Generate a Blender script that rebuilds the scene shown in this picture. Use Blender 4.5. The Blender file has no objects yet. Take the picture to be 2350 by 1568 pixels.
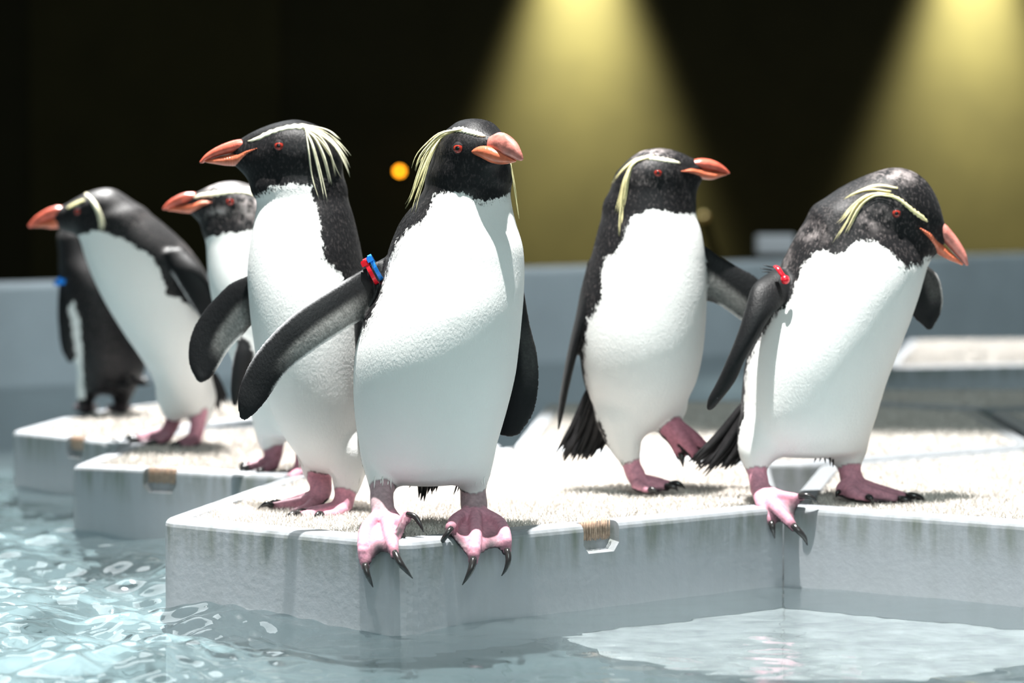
import bpy, bmesh, math, random
import numpy as np
from mathutils import Vector, Matrix
from mathutils.bvhtree import BVHTree

random.seed(7)
rng = np.random.default_rng(7)
scn = bpy.context.scene
COL = scn.collection

# ------------------------------------------------------------------ camera
FPX, CX, CY, HORIZON, CAMH = 5824.0, 1175.0, 784.0, 560.0, 0.349
PITCH = math.atan((CY - HORIZON) / FPX)
cam_d = bpy.data.cameras.new('camera')
cam = bpy.data.objects.new('camera', cam_d)
COL.objects.link(cam)
cam.location = (0, 0, CAMH)
cam.rotation_euler = (math.pi / 2 - PITCH, 0, 0)
cam_d.sensor_width = 36.0
cam_d.lens = FPX / 2350.0 * 36.0
cam_d.clip_end = 100
cam_d.dof.use_dof = True
cam_d.dof.focus_distance = 3.08
cam_d.dof.aperture_fstop = 4.0
scn.camera = cam

# ------------------------------------------------------------------ light
scn.view_settings.view_transform = 'Standard'
scn.view_settings.look = 'None'
scn.view_settings.gamma = 1.0
scn.view_settings.use_curve_mapping = False
scn.view_settings.exposure = 0.0

world = bpy.data.worlds.new('hall_light')
scn.world = world
world.use_nodes = True
bg = world.node_tree.nodes['Background']
bg.inputs[0].default_value = (0.64, 0.86, 0.90, 1)
bg.inputs[1].default_value = 0.17


def spot(name, loc, target, power, color, angle, blend, radius):
    d = bpy.data.lights.new(name, 'SPOT')
    d.energy = power
    d.color = color
    d.spot_size = math.radians(angle)
    d.spot_blend = blend
    d.shadow_soft_size = radius
    o = bpy.data.objects.new(name, d)
    COL.objects.link(o)
    o.location = loc
    v = Vector(target) - Vector(loc)
    o.rotation_euler = v.to_track_quat('-Z', 'Y').to_euler()
    return o


spot('key_spot', (-0.30, 2.66, 6.0), (0.60, 3.42, 0.0), 5900, (1.0, 0.985, 0.96), 25, 0.35, 0.04)
spot('left_spot', (-1.2, 6.4, 5.0), (-0.80, 4.5, 0.0), 7500, (1.0, 0.985, 0.96), 26, 0.5, 0.06)
spot('far_spot', (2.6, 9.2, 5.0), (2.0, 8.2, 0.0), 5000, (1.0, 0.985, 0.96), 34, 0.6, 0.06)
spot('wall_fill', (0.5, 6.0, 4.6), (0.5, 11.0, 0.0), 300, (0.92, 0.97, 1.0), 95, 0.8, 0.10)  # added spot, only there to brighten the pool wall
spot('pool_spot', (-1.0, 1.6, 5.0), (-0.85, 2.75, -0.1), 2500, (1.0, 0.985, 0.96), 17, 0.6, 0.06)


def area(name, loc, target, power, color, size):
    d = bpy.data.lights.new(name, 'AREA')
    d.energy = power
    d.color = color
    d.size = size
    o = bpy.data.objects.new(name, d)
    COL.objects.link(o)
    o.location = loc
    o.rotation_euler = (Vector(target) - Vector(loc)).to_track_quat('-Z', 'Y').to_euler()
    return o


area('front_fill', (0.5, -2.2, 3.4), (0.2, 3.4, 0.2), 135, (0.82, 1.0, 0.985), 2.6)  # added soft lamp behind the camera, brightens the penguins' bellies
area('rear_fill', (-2.6, 9.0, 6.2), (-0.6, 3.0, 0.0), 190, (0.92, 0.98, 1.0), 3.2)  # added soft lamp, lays white streaks on the rippled water
# warm downlights washing the dark rear wall
for xx in (0.43, 2.90, 5.4):
    spot('wall_downlight', (xx, 15.76, 2.95), (xx, 15.80, 0.0), 15000, (1.0, 0.97, 0.55), 46, 1.0, 0.10)


# ------------------------------------------------------------------ helpers
FWD = np.array([0, math.cos(PITCH), -math.sin(PITCH)])
UPV = np.array([0, math.sin(PITCH), math.cos(PITCH)])


def pt(px, py, depth):
    """world point seen in direction (px, py) standing at distance `depth`"""
    r = FWD + np.array([1.0, 0, 0]) * ((px - CX) / FPX) + UPV * ((CY - py) / FPX)
    return np.array([0, 0, CAMH]) + r * (depth / r[1])


def ground(px, py, z=0.0):
    r = FWD + np.array([1.0, 0, 0]) * ((px - CX) / FPX) + UPV * ((CY - py) / FPX)
    return np.array([0, 0, CAMH]) + r * ((z - CAMH) / r[2])


def project(V):
    P = V - np.array([0, 0, CAMH])
    w = P @ FWD
    return CX + FPX * P[:, 0] / w, CY - FPX * (P @ UPV) / w


def mesh_obj(name, verts, faces, mat=None, parent=None, smooth=True):
    me = bpy.data.meshes.new(name)
    me.from_pydata([tuple(map(float, v)) for v in verts], [], [tuple(map(int, f)) for f in faces])
    if smooth and len(me.polygons):
        me.polygons.foreach_set('use_smooth', np.ones(len(me.polygons), bool))
    me.update()
    return link(name, me, mat, parent)


def quad_mesh(name, V, Q, mat=None, parent=None, smooth=True):
    """fast path: V (n,3), Q (m,k) with equal sided polygons"""
    me = bpy.data.meshes.new(name)
    k = Q.shape[1]
    me.vertices.add(len(V))
    me.vertices.foreach_set('co', np.ascontiguousarray(V, np.float32).ravel())
    me.loops.add(Q.size)
    me.loops.foreach_set('vertex_index', np.ascontiguousarray(Q, np.int32).ravel())
    me.polygons.add(len(Q))
    me.polygons.foreach_set('loop_start', np.arange(0, Q.size, k, dtype=np.int32))
    if smooth:
        me.polygons.foreach_set('use_smooth', np.ones(len(Q), bool))
    me.update(calc_edges=True)
    return link(name, me, mat, parent)


def link(name, me, mat=None, parent=None):
    o = bpy.data.objects.new(name, me)
    COL.objects.link(o)
    if mat is not None:
        me.materials.append(mat)
    if parent is not None:
        o.parent = parent
        o.matrix_parent_inverse = Matrix.Translation(-parent.location)
    return o


def empty(name, loc):
    o = bpy.data.objects.new(name, None)
    o.location = tuple(map(float, loc))
    o.empty_display_size = 0.05
    COL.objects.link(o)
    return o


def tag(o, label=None, cat=None, group=None, kind=None):
    for k, v in (('label', label), ('category', cat), ('group', group), ('kind', kind)):
        if v:
            o[k] = v
    return o


def set_attr(me, name, data):
    data = np.asarray(data, np.float32)
    if data.ndim == 1:
        a = me.attributes.new(name, 'FLOAT', 'POINT')
        a.data.foreach_set('value', data)
    else:
        a = me.attributes.new(name, 'FLOAT_COLOR', 'POINT')
        c = np.ones((len(data), 4), np.float32)
        c[:, :3] = data
        a.data.foreach_set('color', c.ravel())


def spline(P, n):
    """Catmull-Rom (centripetal-ish, uniform) resampling of rows of P to n rows, even in arc length of the first columns"""
    P = np.asarray(P, float)
    m = len(P)
    if m == 2:
        t = np.linspace(0, 1, n)[:, None]
        return P[0] * (1 - t) + P[1] * t
    Q = np.vstack([2 * P[0] - P[1], P, 2 * P[-1] - P[-2]])
    out = []
    for i in range(m - 1):
        p0, p1, p2, p3 = Q[i], Q[i + 1], Q[i + 2], Q[i + 3]
        t = np.linspace(0, 1, 24, endpoint=(i == m - 2))[:, None]
        out.append(0.5 * ((2 * p1) + (-p0 + p2) * t + (2 * p0 - 5 * p1 + 4 * p2 - p3) * t ** 2 + (-p0 + 3 * p1 - 3 * p2 + p3) * t ** 3))
    F = np.vstack(out)
    d = np.r_[0, np.cumsum(np.linalg.norm(np.diff(F[:, :3], axis=0), axis=1))]
    u = np.linspace(0, d[-1], n)
    return np.stack([np.interp(u, d, F[:, k]) for k in range(F.shape[1])], 1)


# ------------------------------------------------------------------ materials
def nmat(name):
    m = bpy.data.materials.new(name)
    m.use_nodes = True
    nt = m.node_tree
    return m, nt, nt.nodes['Principled BSDF'], nt.nodes.new, nt.links.new


def simple(name, color, rough=0.5, spec=0.5, noise=None, bump=None, coat=0.0):
    """principled with optional (scale, amount) colour mottling and (scale, strength, distance) bump"""
    m, nt, b, N, L = nmat(name)
    b.inputs['Base Color'].default_value = (*color, 1)
    b.inputs['Roughness'].default_value = rough
    b.inputs['Specular IOR Level'].default_value = spec
    b.inputs['Coat Weight'].default_value = coat
    b.inputs['Coat Roughness'].default_value = 0.1
    tc = N('ShaderNodeTexCoord')
    if noise:
        n = N('ShaderNodeTexNoise')
        n.inputs['Scale'].default_value = noise[0]
        n.inputs['Detail'].default_value = 5
        L(tc.outputs['Object'], n.inputs['Vector'])
        r = N('ShaderNodeMapRange')
        r.inputs['From Min'].default_value = 0.3
        r.inputs['From Max'].default_value = 0.7
        r.inputs['To Min'].default_value = 1 - noise[1]
        r.inputs['To Max'].default_value = 1 + noise[1] * 0.4
        L(n.outputs['Fac'], r.inputs['Value'])
        mx = N('ShaderNodeMix')
        mx.data_type = 'RGBA'
        mx.blend_type = 'MULTIPLY'
        mx.inputs['Factor'].default_value = 1
        mx.inputs['A'].default_value = (*color, 1)
        L(r.outputs['Result'], mx.inputs['B'])
        L(mx.outputs['Result'], b.inputs['Base Color'])
    if bump:
        n2 = N('ShaderNodeTexNoise')
        n2.inputs['Scale'].default_value = bump[0]
        n2.inputs['Detail'].default_value = 4
        L(tc.outputs['Object'], n2.inputs['Vector'])
        bp = N('ShaderNodeBump')
        bp.inputs['Strength'].default_value = bump[1]
        bp.inputs['Distance'].default_value = bump[2]
        L(n2.outputs['Fac'], bp.inputs['Height'])
        L(bp.outputs['Normal'], b.inputs['Normal'])
    return m


def make_plumage():
    """white / black plumage split at the 'white' attribute (metres to the border), skin colour from 'col' where 'skin' is 1"""
    m, nt, b, N, L = nmat('plumage')
    tc = N('ShaderNodeTexCoord')

    def attr(n):
        a = N('ShaderNodeAttribute')
        a.attribute_name = n
        return a

    aw, asn, ac, af = attr('white'), attr('skin'), attr('col'), attr('fleck')
    mp = N('ShaderNodeMapping')
    mp.inputs['Scale'].default_value = (1, 1, 0.55)
    L(tc.outputs['Object'], mp.inputs['Vector'])
    n1 = N('ShaderNodeTexNoise')
    n1.inputs['Scale'].default_value = 330
    n1.inputs['Detail'].default_value = 3
    L(mp.outputs['Vector'], n1.inputs['Vector'])
    n3 = N('ShaderNodeTexNoise')
    n3.inputs['Scale'].default_value = 75
    n3.inputs['Detail'].default_value = 2
    L(tc.outputs['Object'], n3.inputs['Vector'])

    def math_(op, a, bb, c=None):
        x = N('ShaderNodeMath')
        x.operation = op
        for i, v in enumerate((a, bb, c)):
            if v is None:
                continue
            if isinstance(v, (int, float)):
                x.inputs[i].default_value = v
            else:
                L(v, x.inputs[i])
        return x.outputs[0]

    d = math_('ADD', aw.outputs['Fac'], math_('MULTIPLY', math_('SUBTRACT', n1.outputs['Fac'], 0.5), 0.011))
    d = math_('ADD', d, math_('MULTIPLY', math_('SUBTRACT', n3.outputs['Fac'], 0.5), 0.012))
    mr = N('ShaderNodeMapRange')
    mr.inputs['From Min'].default_value = -0.0011
    mr.inputs['From Max'].default_value = 0.0011
    L(d, mr.inputs['Value'])

    def mix(fac, a, bb, mode='MIX'):
        x = N('ShaderNodeMix')
        x.data_type = 'RGBA'
        x.blend_type = mode
        for s, v in (('Factor', fac), ('A', a), ('B', bb)):
            if isinstance(v, (int, float)):
                x.inputs[s].default_value = v
            elif isinstance(v, tuple):
                x.inputs[s].default_value = (*v, 1)
            else:
                L(v, x.inputs[s])
        return x.outputs['Result']

    # dark feathers: near black with paler tips and flecks, head highlights painted in
    tip = N('ShaderNodeMapRange')
    tip.inputs['From Min'].default_value = 0.53
    tip.inputs['From Max'].default_value = 0.68
    L(n1.outputs['Fac'], tip.inputs['Value'])
    dark = mix(math_('MULTIPLY', tip.outputs['Result'], math_('ADD', 0.03, af.outputs['Fac'])), (0.0065, 0.0063, 0.0072), (0.34, 0.29, 0.28))
    fleck_glint = N('ShaderNodeMapRange')
    fleck_glint.inputs['From Min'].default_value = 0.40
    fleck_glint.inputs['From Max'].default_value = 0.62
    L(n3.outputs['Fac'], fleck_glint.inputs['Value'])
    dark = mix(math_('MULTIPLY', fleck_glint.outputs['Result'], math_('MULTIPLY', math_('MAXIMUM', math_('SUBTRACT', af.outputs['Fac'], 0.2), 0.0), 1.1)), dark, (0.50, 0.44, 0.43))
    n4 = N('ShaderNodeTexNoise')
    n4.inputs['Scale'].default_value = 9
    n4.inputs['Detail'].default_value = 3
    L(tc.outputs['Object'], n4.inputs['Vector'])
    white = mix(n4.outputs['Fac'], (0.82, 0.82, 0.80), (0.76, 0.76, 0.74))
    pl = mix(mr.outputs['Result'], dark, white)
    n5 = N('ShaderNodeTexNoise')
    n5.inputs['Scale'].default_value = 190
    n5.inputs['Detail'].default_value = 4
    L(tc.outputs['Object'], n5.inputs['Vector'])
    m5 = N('ShaderNodeMapRange')
    m5.inputs['From Min'].default_value = 0.3
    m5.inputs['From Max'].default_value = 0.7
    m5.inputs['To Min'].default_value = 0.78
    m5.inputs['To Max'].default_value = 1.12
    L(n5.outputs['Fac'], m5.inputs['Value'])
    skc = mix(1.0, ac.outputs['Color'], m5.outputs['Result'], 'MULTIPLY')
    L(mix(asn.outputs['Fac'], pl, skc), b.inputs['Base Color'])
    b.inputs['Roughness'].default_value = 0.5
    b.inputs['Specular IOR Level'].default_value = 0.22
    b.inputs['Sheen Weight'].default_value = 0.03
    n2 = N('ShaderNodeTexNoise')
    n2.inputs['Scale'].default_value = 420
    n2.inputs['Detail'].default_value = 3
    L(mp.outputs['Vector'], n2.inputs['Vector'])
    bp = N('ShaderNodeBump')
    bp.inputs['Strength'].default_value = 0.36
    bp.inputs['Distance'].default_value = 0.0014
    n6 = N('ShaderNodeTexNoise')
    n6.inputs['Scale'].default_value = 48
    n6.inputs['Detail'].default_value = 2
    L(mp.outputs['Vector'], n6.inputs['Vector'])
    L(math_('MULTIPLY_ADD', n6.outputs['Fac'], 1.0, n2.outputs['Fac']), bp.inputs['Height'])
    L(bp.outputs['Normal'], b.inputs['Normal'])
    return m


M = {}
M['plumage'] = make_plumage()
M['beak'] = simple('beak_horn', (0.66, 0.13, 0.080), 0.30, 0.5, (60, 0.45), (160, 0.35, 0.0015), coat=0.15)
M['beak_low'] = simple('beak_horn_lower', (0.68, 0.17, 0.085), 0.32, 0.5, (70, 0.4), (160, 0.35, 0.0015), coat=0.15)
M['beak_pink'] = simple('beak_horn_pink', (0.76, 0.27, 0.22), 0.30, 0.5, (55, 0.6), (150, 0.4, 0.0015), coat=0.15)
M['claw'] = simple('claw_horn', (0.022, 0.020, 0.020), 0.22, 0.6)
M['iris'] = simple('eye_red', (0.30, 0.028, 0.018), 0.08, 0.6)
M['pupil'] = simple('eye_black', (0.005, 0.005, 0.005), 0.05, 0.6)
M['lid'] = simple('eyelid_skin', (0.020, 0.018, 0.019), 0.7, 0.1)
M['crest'] = simple('crest_feather', (0.86, 0.78, 0.42), 0.5, 0.3, (160, 0.25))
M['crest_pale'] = simple('crest_feather_pale', (0.86, 0.82, 0.60), 0.5, 0.3, (160, 0.25))
M['tail'] = simple('tail_feather', (0.016, 0.015, 0.016), 0.45, 0.4, (120, 0.5))
M['band_red'] = simple('band_red', (0.75, 0.01, 0.025), 0.25, 0.5)
M['band_blue'] = simple('band_blue', (0.02, 0.26, 0.85), 0.25, 0.5)

# ------------------------------------------------------------------ swept-ellipsoid modeller (signed distance -> surface nets)
class Elements:
    def __init__(self):
        self.c, self.f, self.r = [], [], []          # centre, frame (3x3 rows), radii
        self.reg, self.s, self.col = [], [], []      # region, position along the chain, colour
        self.chains = []                             # (first, last, blend)


def frame_from(e1, e2):
    e1 = e1 / np.linalg.norm(e1)
    e2 = e2 - e1 * (e1 @ e2)
    e2 = e2 / np.linalg.norm(e2)
    return np.stack([e1, e2, np.cross(e1, e2)])


def dep(D, d):
    return d if d > 1 else D + d


def add_loft(E, D, stations, n, region=0, c=0.03, k=0.014, col=(0, 0, 0), normal=None):
    """stations (x0,y0, x1,y1, depth, half_depth): the two sides of the body at that level, seen from the front, and its depth"""
    rows = []
    for (ax, ay, bx, by, d, hd) in stations:
        dd = dep(D, d)
        A, B = pt(ax, ay, dd), pt(bx, by, dd)
        rows.append(np.r_[(A + B) / 2, (B - A) / 2, hd])
    R = spline(rows, n)
    i0 = len(E.c)
    for i, q in enumerate(R):
        a = np.linalg.norm(q[3:6])
        fr = frame_from(q[3:6], np.array(normal if normal is not None else (0, 1, 0), float))
        E.c.append(q[:3])
        E.f.append(fr)
        E.r.append((a, max(q[6], 0.0015), min(c, max(a, 0.004) * 1.2) if c else a))
        E.reg.append(region)
        E.s.append(i / (n - 1))
        E.col.append(col)
    E.chains.append((i0, len(E.c), k))


def add_tube(E, D, pts, n, region=0, k=0.008, col=(0, 0, 0), flat=1.0, nrm=(0, 0, 1)):
    """pts (x, y, depth, radius_px): round limb through these points"""
    rows = []
    for (x, y, d, r) in pts:
        dd = dep(D, d)
        rows.append(np.r_[pt(x, y, dd), r * dd / FPX])
    R = spline(rows, n)
    i0 = len(E.c)
    fr = frame_from(np.array([1.0, 0, 0]), np.array(nrm, float))
    for i, q in enumerate(R):
        E.c.append(q[:3])
        E.f.append(fr)
        E.r.append((q[3], q[3] * flat, q[3]))
        E.reg.append(region)
        E.s.append(i / (n - 1))
        E.col.append(col)
    E.chains.append((i0, len(E.c), k))
    return R


PINK = (0.66, 0.31, 0.39)
WEB = (0.045, 0.038, 0.042)


def add_foot(E, D, toes, n=16, pink=PINK, web_in=(0.72, 0.62), web_t=0.0022):
    """toes: polylines (x, y, depth, radius_px) from ankle to claw; webs are stretched between neighbours"""
    T = []
    for t in toes:
        R = add_tube(E, D, t, n, region=1, k=0.004, col=pink)
        T.append(R)
        for q in range(n):
            if q > n - 3:
                E.col[-n + q] = tuple(0.55 * a for a in pink)
    for j in range(len(T) - 1):
        A, B = T[j], T[j + 1]
        i0 = len(E.c)
        for u in np.linspace(0.12, 0.88, 7):
            end = 1 - (web_in[j] if j < len(web_in) else 0.65) * 0.22 * 4 * u * (1 - u)
            ks = np.linspace(0.12, end, n)
            for kk in ks:
                f = kk * (n - 1)
                a = np.array([np.interp(f, np.arange(n), A[:, z]) for z in range(3)])
                b = np.array([np.interp(f, np.arange(n), B[:, z]) for z in range(3)])
                c = a * (1 - u) + b * u
                f2 = min(f + 0.5, n - 1)
                a2 = np.array([np.interp(f2, np.arange(n), A[:, z]) for z in range(3)])
                f1 = max(f - 0.5, 0)
                a1 = np.array([np.interp(f1, np.arange(n), A[:, z]) for z in range(3)])
                al = a2 - a1 + 1e-7
                ac = b - a
                if np.linalg.norm(ac) < 1e-4:
                    ac = np.array([1.0, 0, 0])
                nn = np.cross(ac, al)
                if np.linalg.norm(nn) < 1e-9:
                    nn = np.array([0, 0, 1.0])
                fr = frame_from(ac, nn)
                if nn @ np.array([0, -.75, .66]) < 0:
                    nn = -nn
                c = c - nn / (np.linalg.norm(nn) + 1e-12) * 0.0042 * 4 * u * (1 - u)
                w = max(np.linalg.norm(b - a) / 9, 0.0035)
                E.c.append(c)
                E.f.append(fr)
                E.r.append((w, web_t, 0.0055))
                E.reg.append(1)
                E.s.append(kk)
                dk = min(max((kk - end + 0.42) / 0.42, 0), 1) ** 1.2 * (0.45 + 0.55 * 4 * u * (1 - u))
                E.col.append(tuple(p * (1 - dk) + w_ * dk for p, w_ in zip(pink, WEB)))
        E.chains.append((i0, len(E.c), 0.0022))
    return T


def solidify(E, vox, pad=0.012):
    C, F, R = np.array(E.c), np.array(E.f), np.array(E.r)
    ext = np.sqrt(np.einsum('nij,ni->nj', F ** 2, R ** 2))
    lo, hi = (C - ext).min(0) - pad, (C + ext).max(0) + pad
    dims = np.ceil((hi - lo) / vox).astype(int) + 1
    BIG = 0.06
    G = np.full(dims, BIG, np.float32)
    best = np.full(dims, BIG, np.float32)
    eid = np.zeros(dims, np.int16)
    ax = [lo[i] + vox * np.arange(dims[i]) for i in range(3)]
    for (a, b, k) in E.chains:
        m = k + 3 * vox
        clo = np.clip(np.floor(((C[a:b] - ext[a:b]).min(0) - m - lo) / vox).astype(int), 0, dims)
        chi = np.clip(np.ceil(((C[a:b] + ext[a:b]).max(0) + m - lo) / vox).astype(int) + 1, 0, dims)
        L = np.full(chi - clo, BIG, np.float32)
        I = np.zeros(chi - clo, np.int16)
        for e in range(a, b):
            l = np.clip(np.floor((C[e] - ext[e] - m - lo) / vox).astype(int), 0, dims)
            h = np.clip(np.ceil((C[e] + ext[e] + m - lo) / vox).astype(int) + 1, 0, dims)
            X = (ax[0][l[0]:h[0]] - C[e, 0]).astype(np.float32)[:, None, None]
            Y = (ax[1][l[1]:h[1]] - C[e, 1]).astype(np.float32)[None, :, None]
            Z = (ax[2][l[2]:h[2]] - C[e, 2]).astype(np.float32)[None, None, :]
            k0 = 0
            k1 = 0
            for i in range(3):
                f = F[e, i].astype(np.float32)
                q = (X * f[0] + Y * f[1] + Z * f[2]) / np.float32(R[e, i])
                q2 = q * q
                k0 = k0 + q2
                k1 = k1 + q2 / np.float32(R[e, i] ** 2)
            k0 = np.sqrt(k0)
            d = k0 * (k0 - 1) / np.sqrt(k1 + 1e-12)
            sl = tuple(slice(l[i] - clo[i], h[i] - clo[i]) for i in range(3))
            cur = L[sl]
            w = d < cur
            cur[w] = d[w]
            I[sl][w] = e
        sl = tuple(slice(clo[i], chi[i]) for i in range(3))
        g = G[sl]
        hh = np.maximum(k - np.abs(g - L), 0) / k
        G[sl] = np.minimum(g, L) - hh * hh * (k / 4)
        w = L < best[sl]
        best[sl][w] = L[w]
        eid[sl][w] = I[w]
    return surface_nets(G, eid, lo, vox)


def surface_nets(G, eid, lo, vox):
    S = G < 0
    nx, ny, nz = G.shape
    cnt = np.zeros((nx - 1, ny - 1, nz - 1), np.int8)
    offs = [(i, j, k) for i in (0, 1) for j in (0, 1) for k in (0, 1)]
    for (i, j, k) in offs:
        cnt += S[i:nx - 1 + i, j:ny - 1 + j, k:nz - 1 + k]
    act = (cnt > 0) & (cnt < 8)
    ijk = np.argwhere(act)
    index = np.full(act.shape, -1, np.int32)
    index[act] = np.arange(len(ijk))
    val = {o: G[ijk[:, 0] + o[0], ijk[:, 1] + o[1], ijk[:, 2] + o[2]] for o in offs}
    acc = np.zeros((len(ijk), 3))
    num = np.zeros(len(ijk))
    for o in offs:
        for axis in range(3):
            if o[axis]:
                continue
            p = list(o)
            p[axis] = 1
            va, vb = val[o], val[tuple(p)]
            cr = (va < 0) != (vb < 0)
            t = np.where(cr, va / np.where(cr, va - vb, 1), 0)
            pos = np.tile(np.array(o, float), (len(ijk), 1))
            pos[:, axis] = t
            acc[cr] += pos[cr]
            num[cr] += 1
    V = lo + vox * (ijk + acc / num[:, None])
    quads = []
    for axis in range(3):
        a, b = (axis + 1) % 3, (axis + 2) % 3
        s0 = [slice(1, -1)] * 3
        s1 = [slice(1, -1)] * 3
        s0[axis] = slice(0, -1)
        s1[axis] = slice(1, None)
        A, B = S[tuple(s0)], S[tuple(s1)]
        for flip, mask in ((0, A & ~B), (1, ~A & B)):
            e = np.argwhere(mask)
            off = np.ones(3, int)
            off[axis] = 0
            e = e + off
            ids = []
            for (da, db) in ((-1, -1), (0, -1), (0, 0), (-1, 0)):
                q = e.copy()
                q[:, a] += da
                q[:, b] += db
                ids.append(index[q[:, 0], q[:, 1], q[:, 2]])
            Qd = np.stack(ids, 1)
            if flip:
                Qd = Qd[:, ::-1]
            quads.append(Qd)
    Q = np.vstack(quads)
    Q = Q[(Q >= 0).all(1)]
    e = eid[np.clip(ijk[:, 0] + (acc[:, 0] / num > .5), 0, nx - 1), np.clip(ijk[:, 1] + (acc[:, 1] / num > .5), 0, ny - 1), np.clip(ijk[:, 2] + (acc[:, 2] / num > .5), 0, nz - 1)]
    return V, Q, e


def smooth_verts(V, Q, it=2, lam=0.5):
    e = np.vstack([Q[:, [0, 1]], Q[:, [1, 2]], Q[:, [2, 3]], Q[:, [3, 0]]])
    deg = np.bincount(e.ravel(), minlength=len(V)).astype(float)
    deg[deg == 0] = 1
    for _ in range(it):
        S = np.stack([np.bincount(e[:, 0], V[e[:, 1], k], len(V)) + np.bincount(e[:, 1], V[e[:, 0], k], len(V)) for k in range(3)], 1)
        V = V + lam * (S / deg[:, None] - V)
    return V


def avg_attr(X, Q, it=2):
    e = np.vstack([Q[:, [0, 1]], Q[:, [1, 2]], Q[:, [2, 3]], Q[:, [3, 0]]])
    deg = np.bincount(e.ravel(), minlength=len(X)).astype(float) + 1e-9
    X = X.astype(float)
    for _ in range(it):
        if X.ndim == 1:
            X = 0.5 * X + 0.5 * (np.bincount(e[:, 0], X[e[:, 1]], len(X)) + np.bincount(e[:, 1], X[e[:, 0]], len(X))) / deg
        else:
            X = np.stack([avg_attr(X[:, k], Q, 1) for k in range(X.shape[1])], 1)
    return X


def vnormals(V, Q):
    n = np.cross(V[Q[:, 2]] - V[Q[:, 0]], V[Q[:, 3]] - V[Q[:, 1]])
    N = np.zeros_like(V)
    for k in range(4):
        for c in range(3):
            N[:, c] += np.bincount(Q[:, k], n[:, c], len(V))
    return N / (np.linalg.norm(N, axis=1, keepdims=True) + 1e-12)


def poly_sd(px, py, poly):
    """signed pixel distance to a polygon, + inside"""
    P = np.array(poly, float)
    d = np.full(len(px), 1e9)
    inside = np.zeros(len(px), bool)
    for i in range(len(P)):
        a, b = P[i], P[(i + 1) % len(P)]
        e = b - a
        wx, wy = px - a[0], py - a[1]
        t = np.clip((wx * e[0] + wy * e[1]) / (e @ e + 1e-9), 0, 1)
        d = np.minimum(d, np.hypot(wx - t * e[0], wy - t * e[1]))
        cond = ((a[1] > py) != (b[1] > py))
        xi = a[0] + (py - a[1]) * e[0] / (e[1] if abs(e[1]) > 1e-9 else 1e-9)
        inside ^= cond & (px < xi)
    return np.where(inside, d, -d)


# ------------------------------------------------------------------ small penguin parts
def tube_mesh(P, R, sides=8, flat=None):
    """closed tapering tube through P with radii R"""
    P = np.asarray(P, float)
    V, F = [], []
    n = len(P)
    up = np.array([0.13, -0.9, 0.4])
    for i in range(n):
        t = P[min(i + 1, n - 1)] - P[max(i - 1, 0)]
        t = t / (np.linalg.norm(t) + 1e-12)
        a = np.cross(t, up)
        a /= np.linalg.norm(a)
        b = np.cross(t, a)
        for s in range(sides):
            th = 2 * math.pi * s / sides
            V.append(P[i] + R[i] * (math.cos(th) * a + math.sin(th) * b * (flat or 1)))
    for i in range(n - 1):
        for s in range(sides):
            s2 = (s + 1) % sides
            F.append((i * sides + s, i * sides + s2, (i + 1) * sides + s2, (i + 1) * sides + s))
    F.append(tuple(range(sides))[::-1])
    F.append(tuple((n - 1) * sides + s for s in range(sides)))
    return V, F


def claw(root, D, pts, label=None):
    """pts (x, y, depth, radius_px)"""
    rows = [np.r_[pt(x, y, dep(D, d)), r * dep(D, d) / FPX] for (x, y, d, r) in pts]
    R = spline(rows, 9)
    R[0, 3] *= 0.85
    V, F = tube_mesh(R[:, :3], np.maximum(R[:, 3], 0.0002), 8)
    return mesh_obj('claw', V, F, M['claw'], root)


def beak_part(name, root, D, stations, mat, c=0.008, n=22, label=None):
    E = Elements()
    add_loft(E, D, stations, n, c=c, k=0.004)
    V, Q, e = solidify(E, 0.0011, 0.006)
    V = smooth_verts(V, Q, 2)
    o = quad_mesh(name, V, Q, mat, root)
    if label:
        o['label'] = label
    return o


def feathers(name, root, strands, mat, extra=None, label=None):
    """strands: (points (n,3), half_width) each a slim flat tapering feather with a raised midrib; one mesh"""
    V, F = [], []
    for P, w in strands:
        P = np.asarray(P, float)
        n = len(P)
        i0 = len(V)
        for i in range(n):
            t = P[min(i + 1, n - 1)] - P[max(i - 1, 0)]
            t /= np.linalg.norm(t) + 1e-12
            vdir = np.array([0, 1.0, 0.15])
            a = np.cross(t, vdir)
            a /= np.linalg.norm(a) + 1e-12
            b = np.cross(a, t)
            f = i / (n - 1)
            ww = w * (0.55 + 0.9 * f - 1.40 * f * f) if f < 1 else w * 0.05
            ww = max(ww, w * 0.05)
            V += [P[i] - a * ww, P[i] - b * ww * 0.25, P[i] + a * ww, P[i] + b * ww * 0.25]
        for i in range(n - 1):
            for s in range(4):
                s2 = (s + 1) % 4
                F.append((i0 + i * 4 + s, i0 + i * 4 + s2, i0 + (i + 1) * 4 + s2, i0 + (i + 1) * 4 + s))
        F.append((i0 + 3, i0 + 2, i0 + 1, i0))
        F.append(tuple(i0 + (n - 1) * 4 + s for s in range(4)))
    o = mesh_obj(name, V, F, mat, root)
    if 'fringe' in name or 'tuft' in name:
        o['kind'] = 'stuff'
    if label:
        o['label'] = label
    return o


EYE = Vector((0, 0, CAMH))


def surf(bvh, px, py, fallback, off=0.0015):
    d = Vector(pt(px, py, 3.0)) - EYE
    d.normalize()
    loc, nor, idx, dist = bvh.ray_cast(EYE, d)
    if loc is None or abs(loc.y - fallback) > 0.16:
        return np.array(pt(px, py, fallback)), None
    return np.array(loc + nor * off), np.array(nor)


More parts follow.
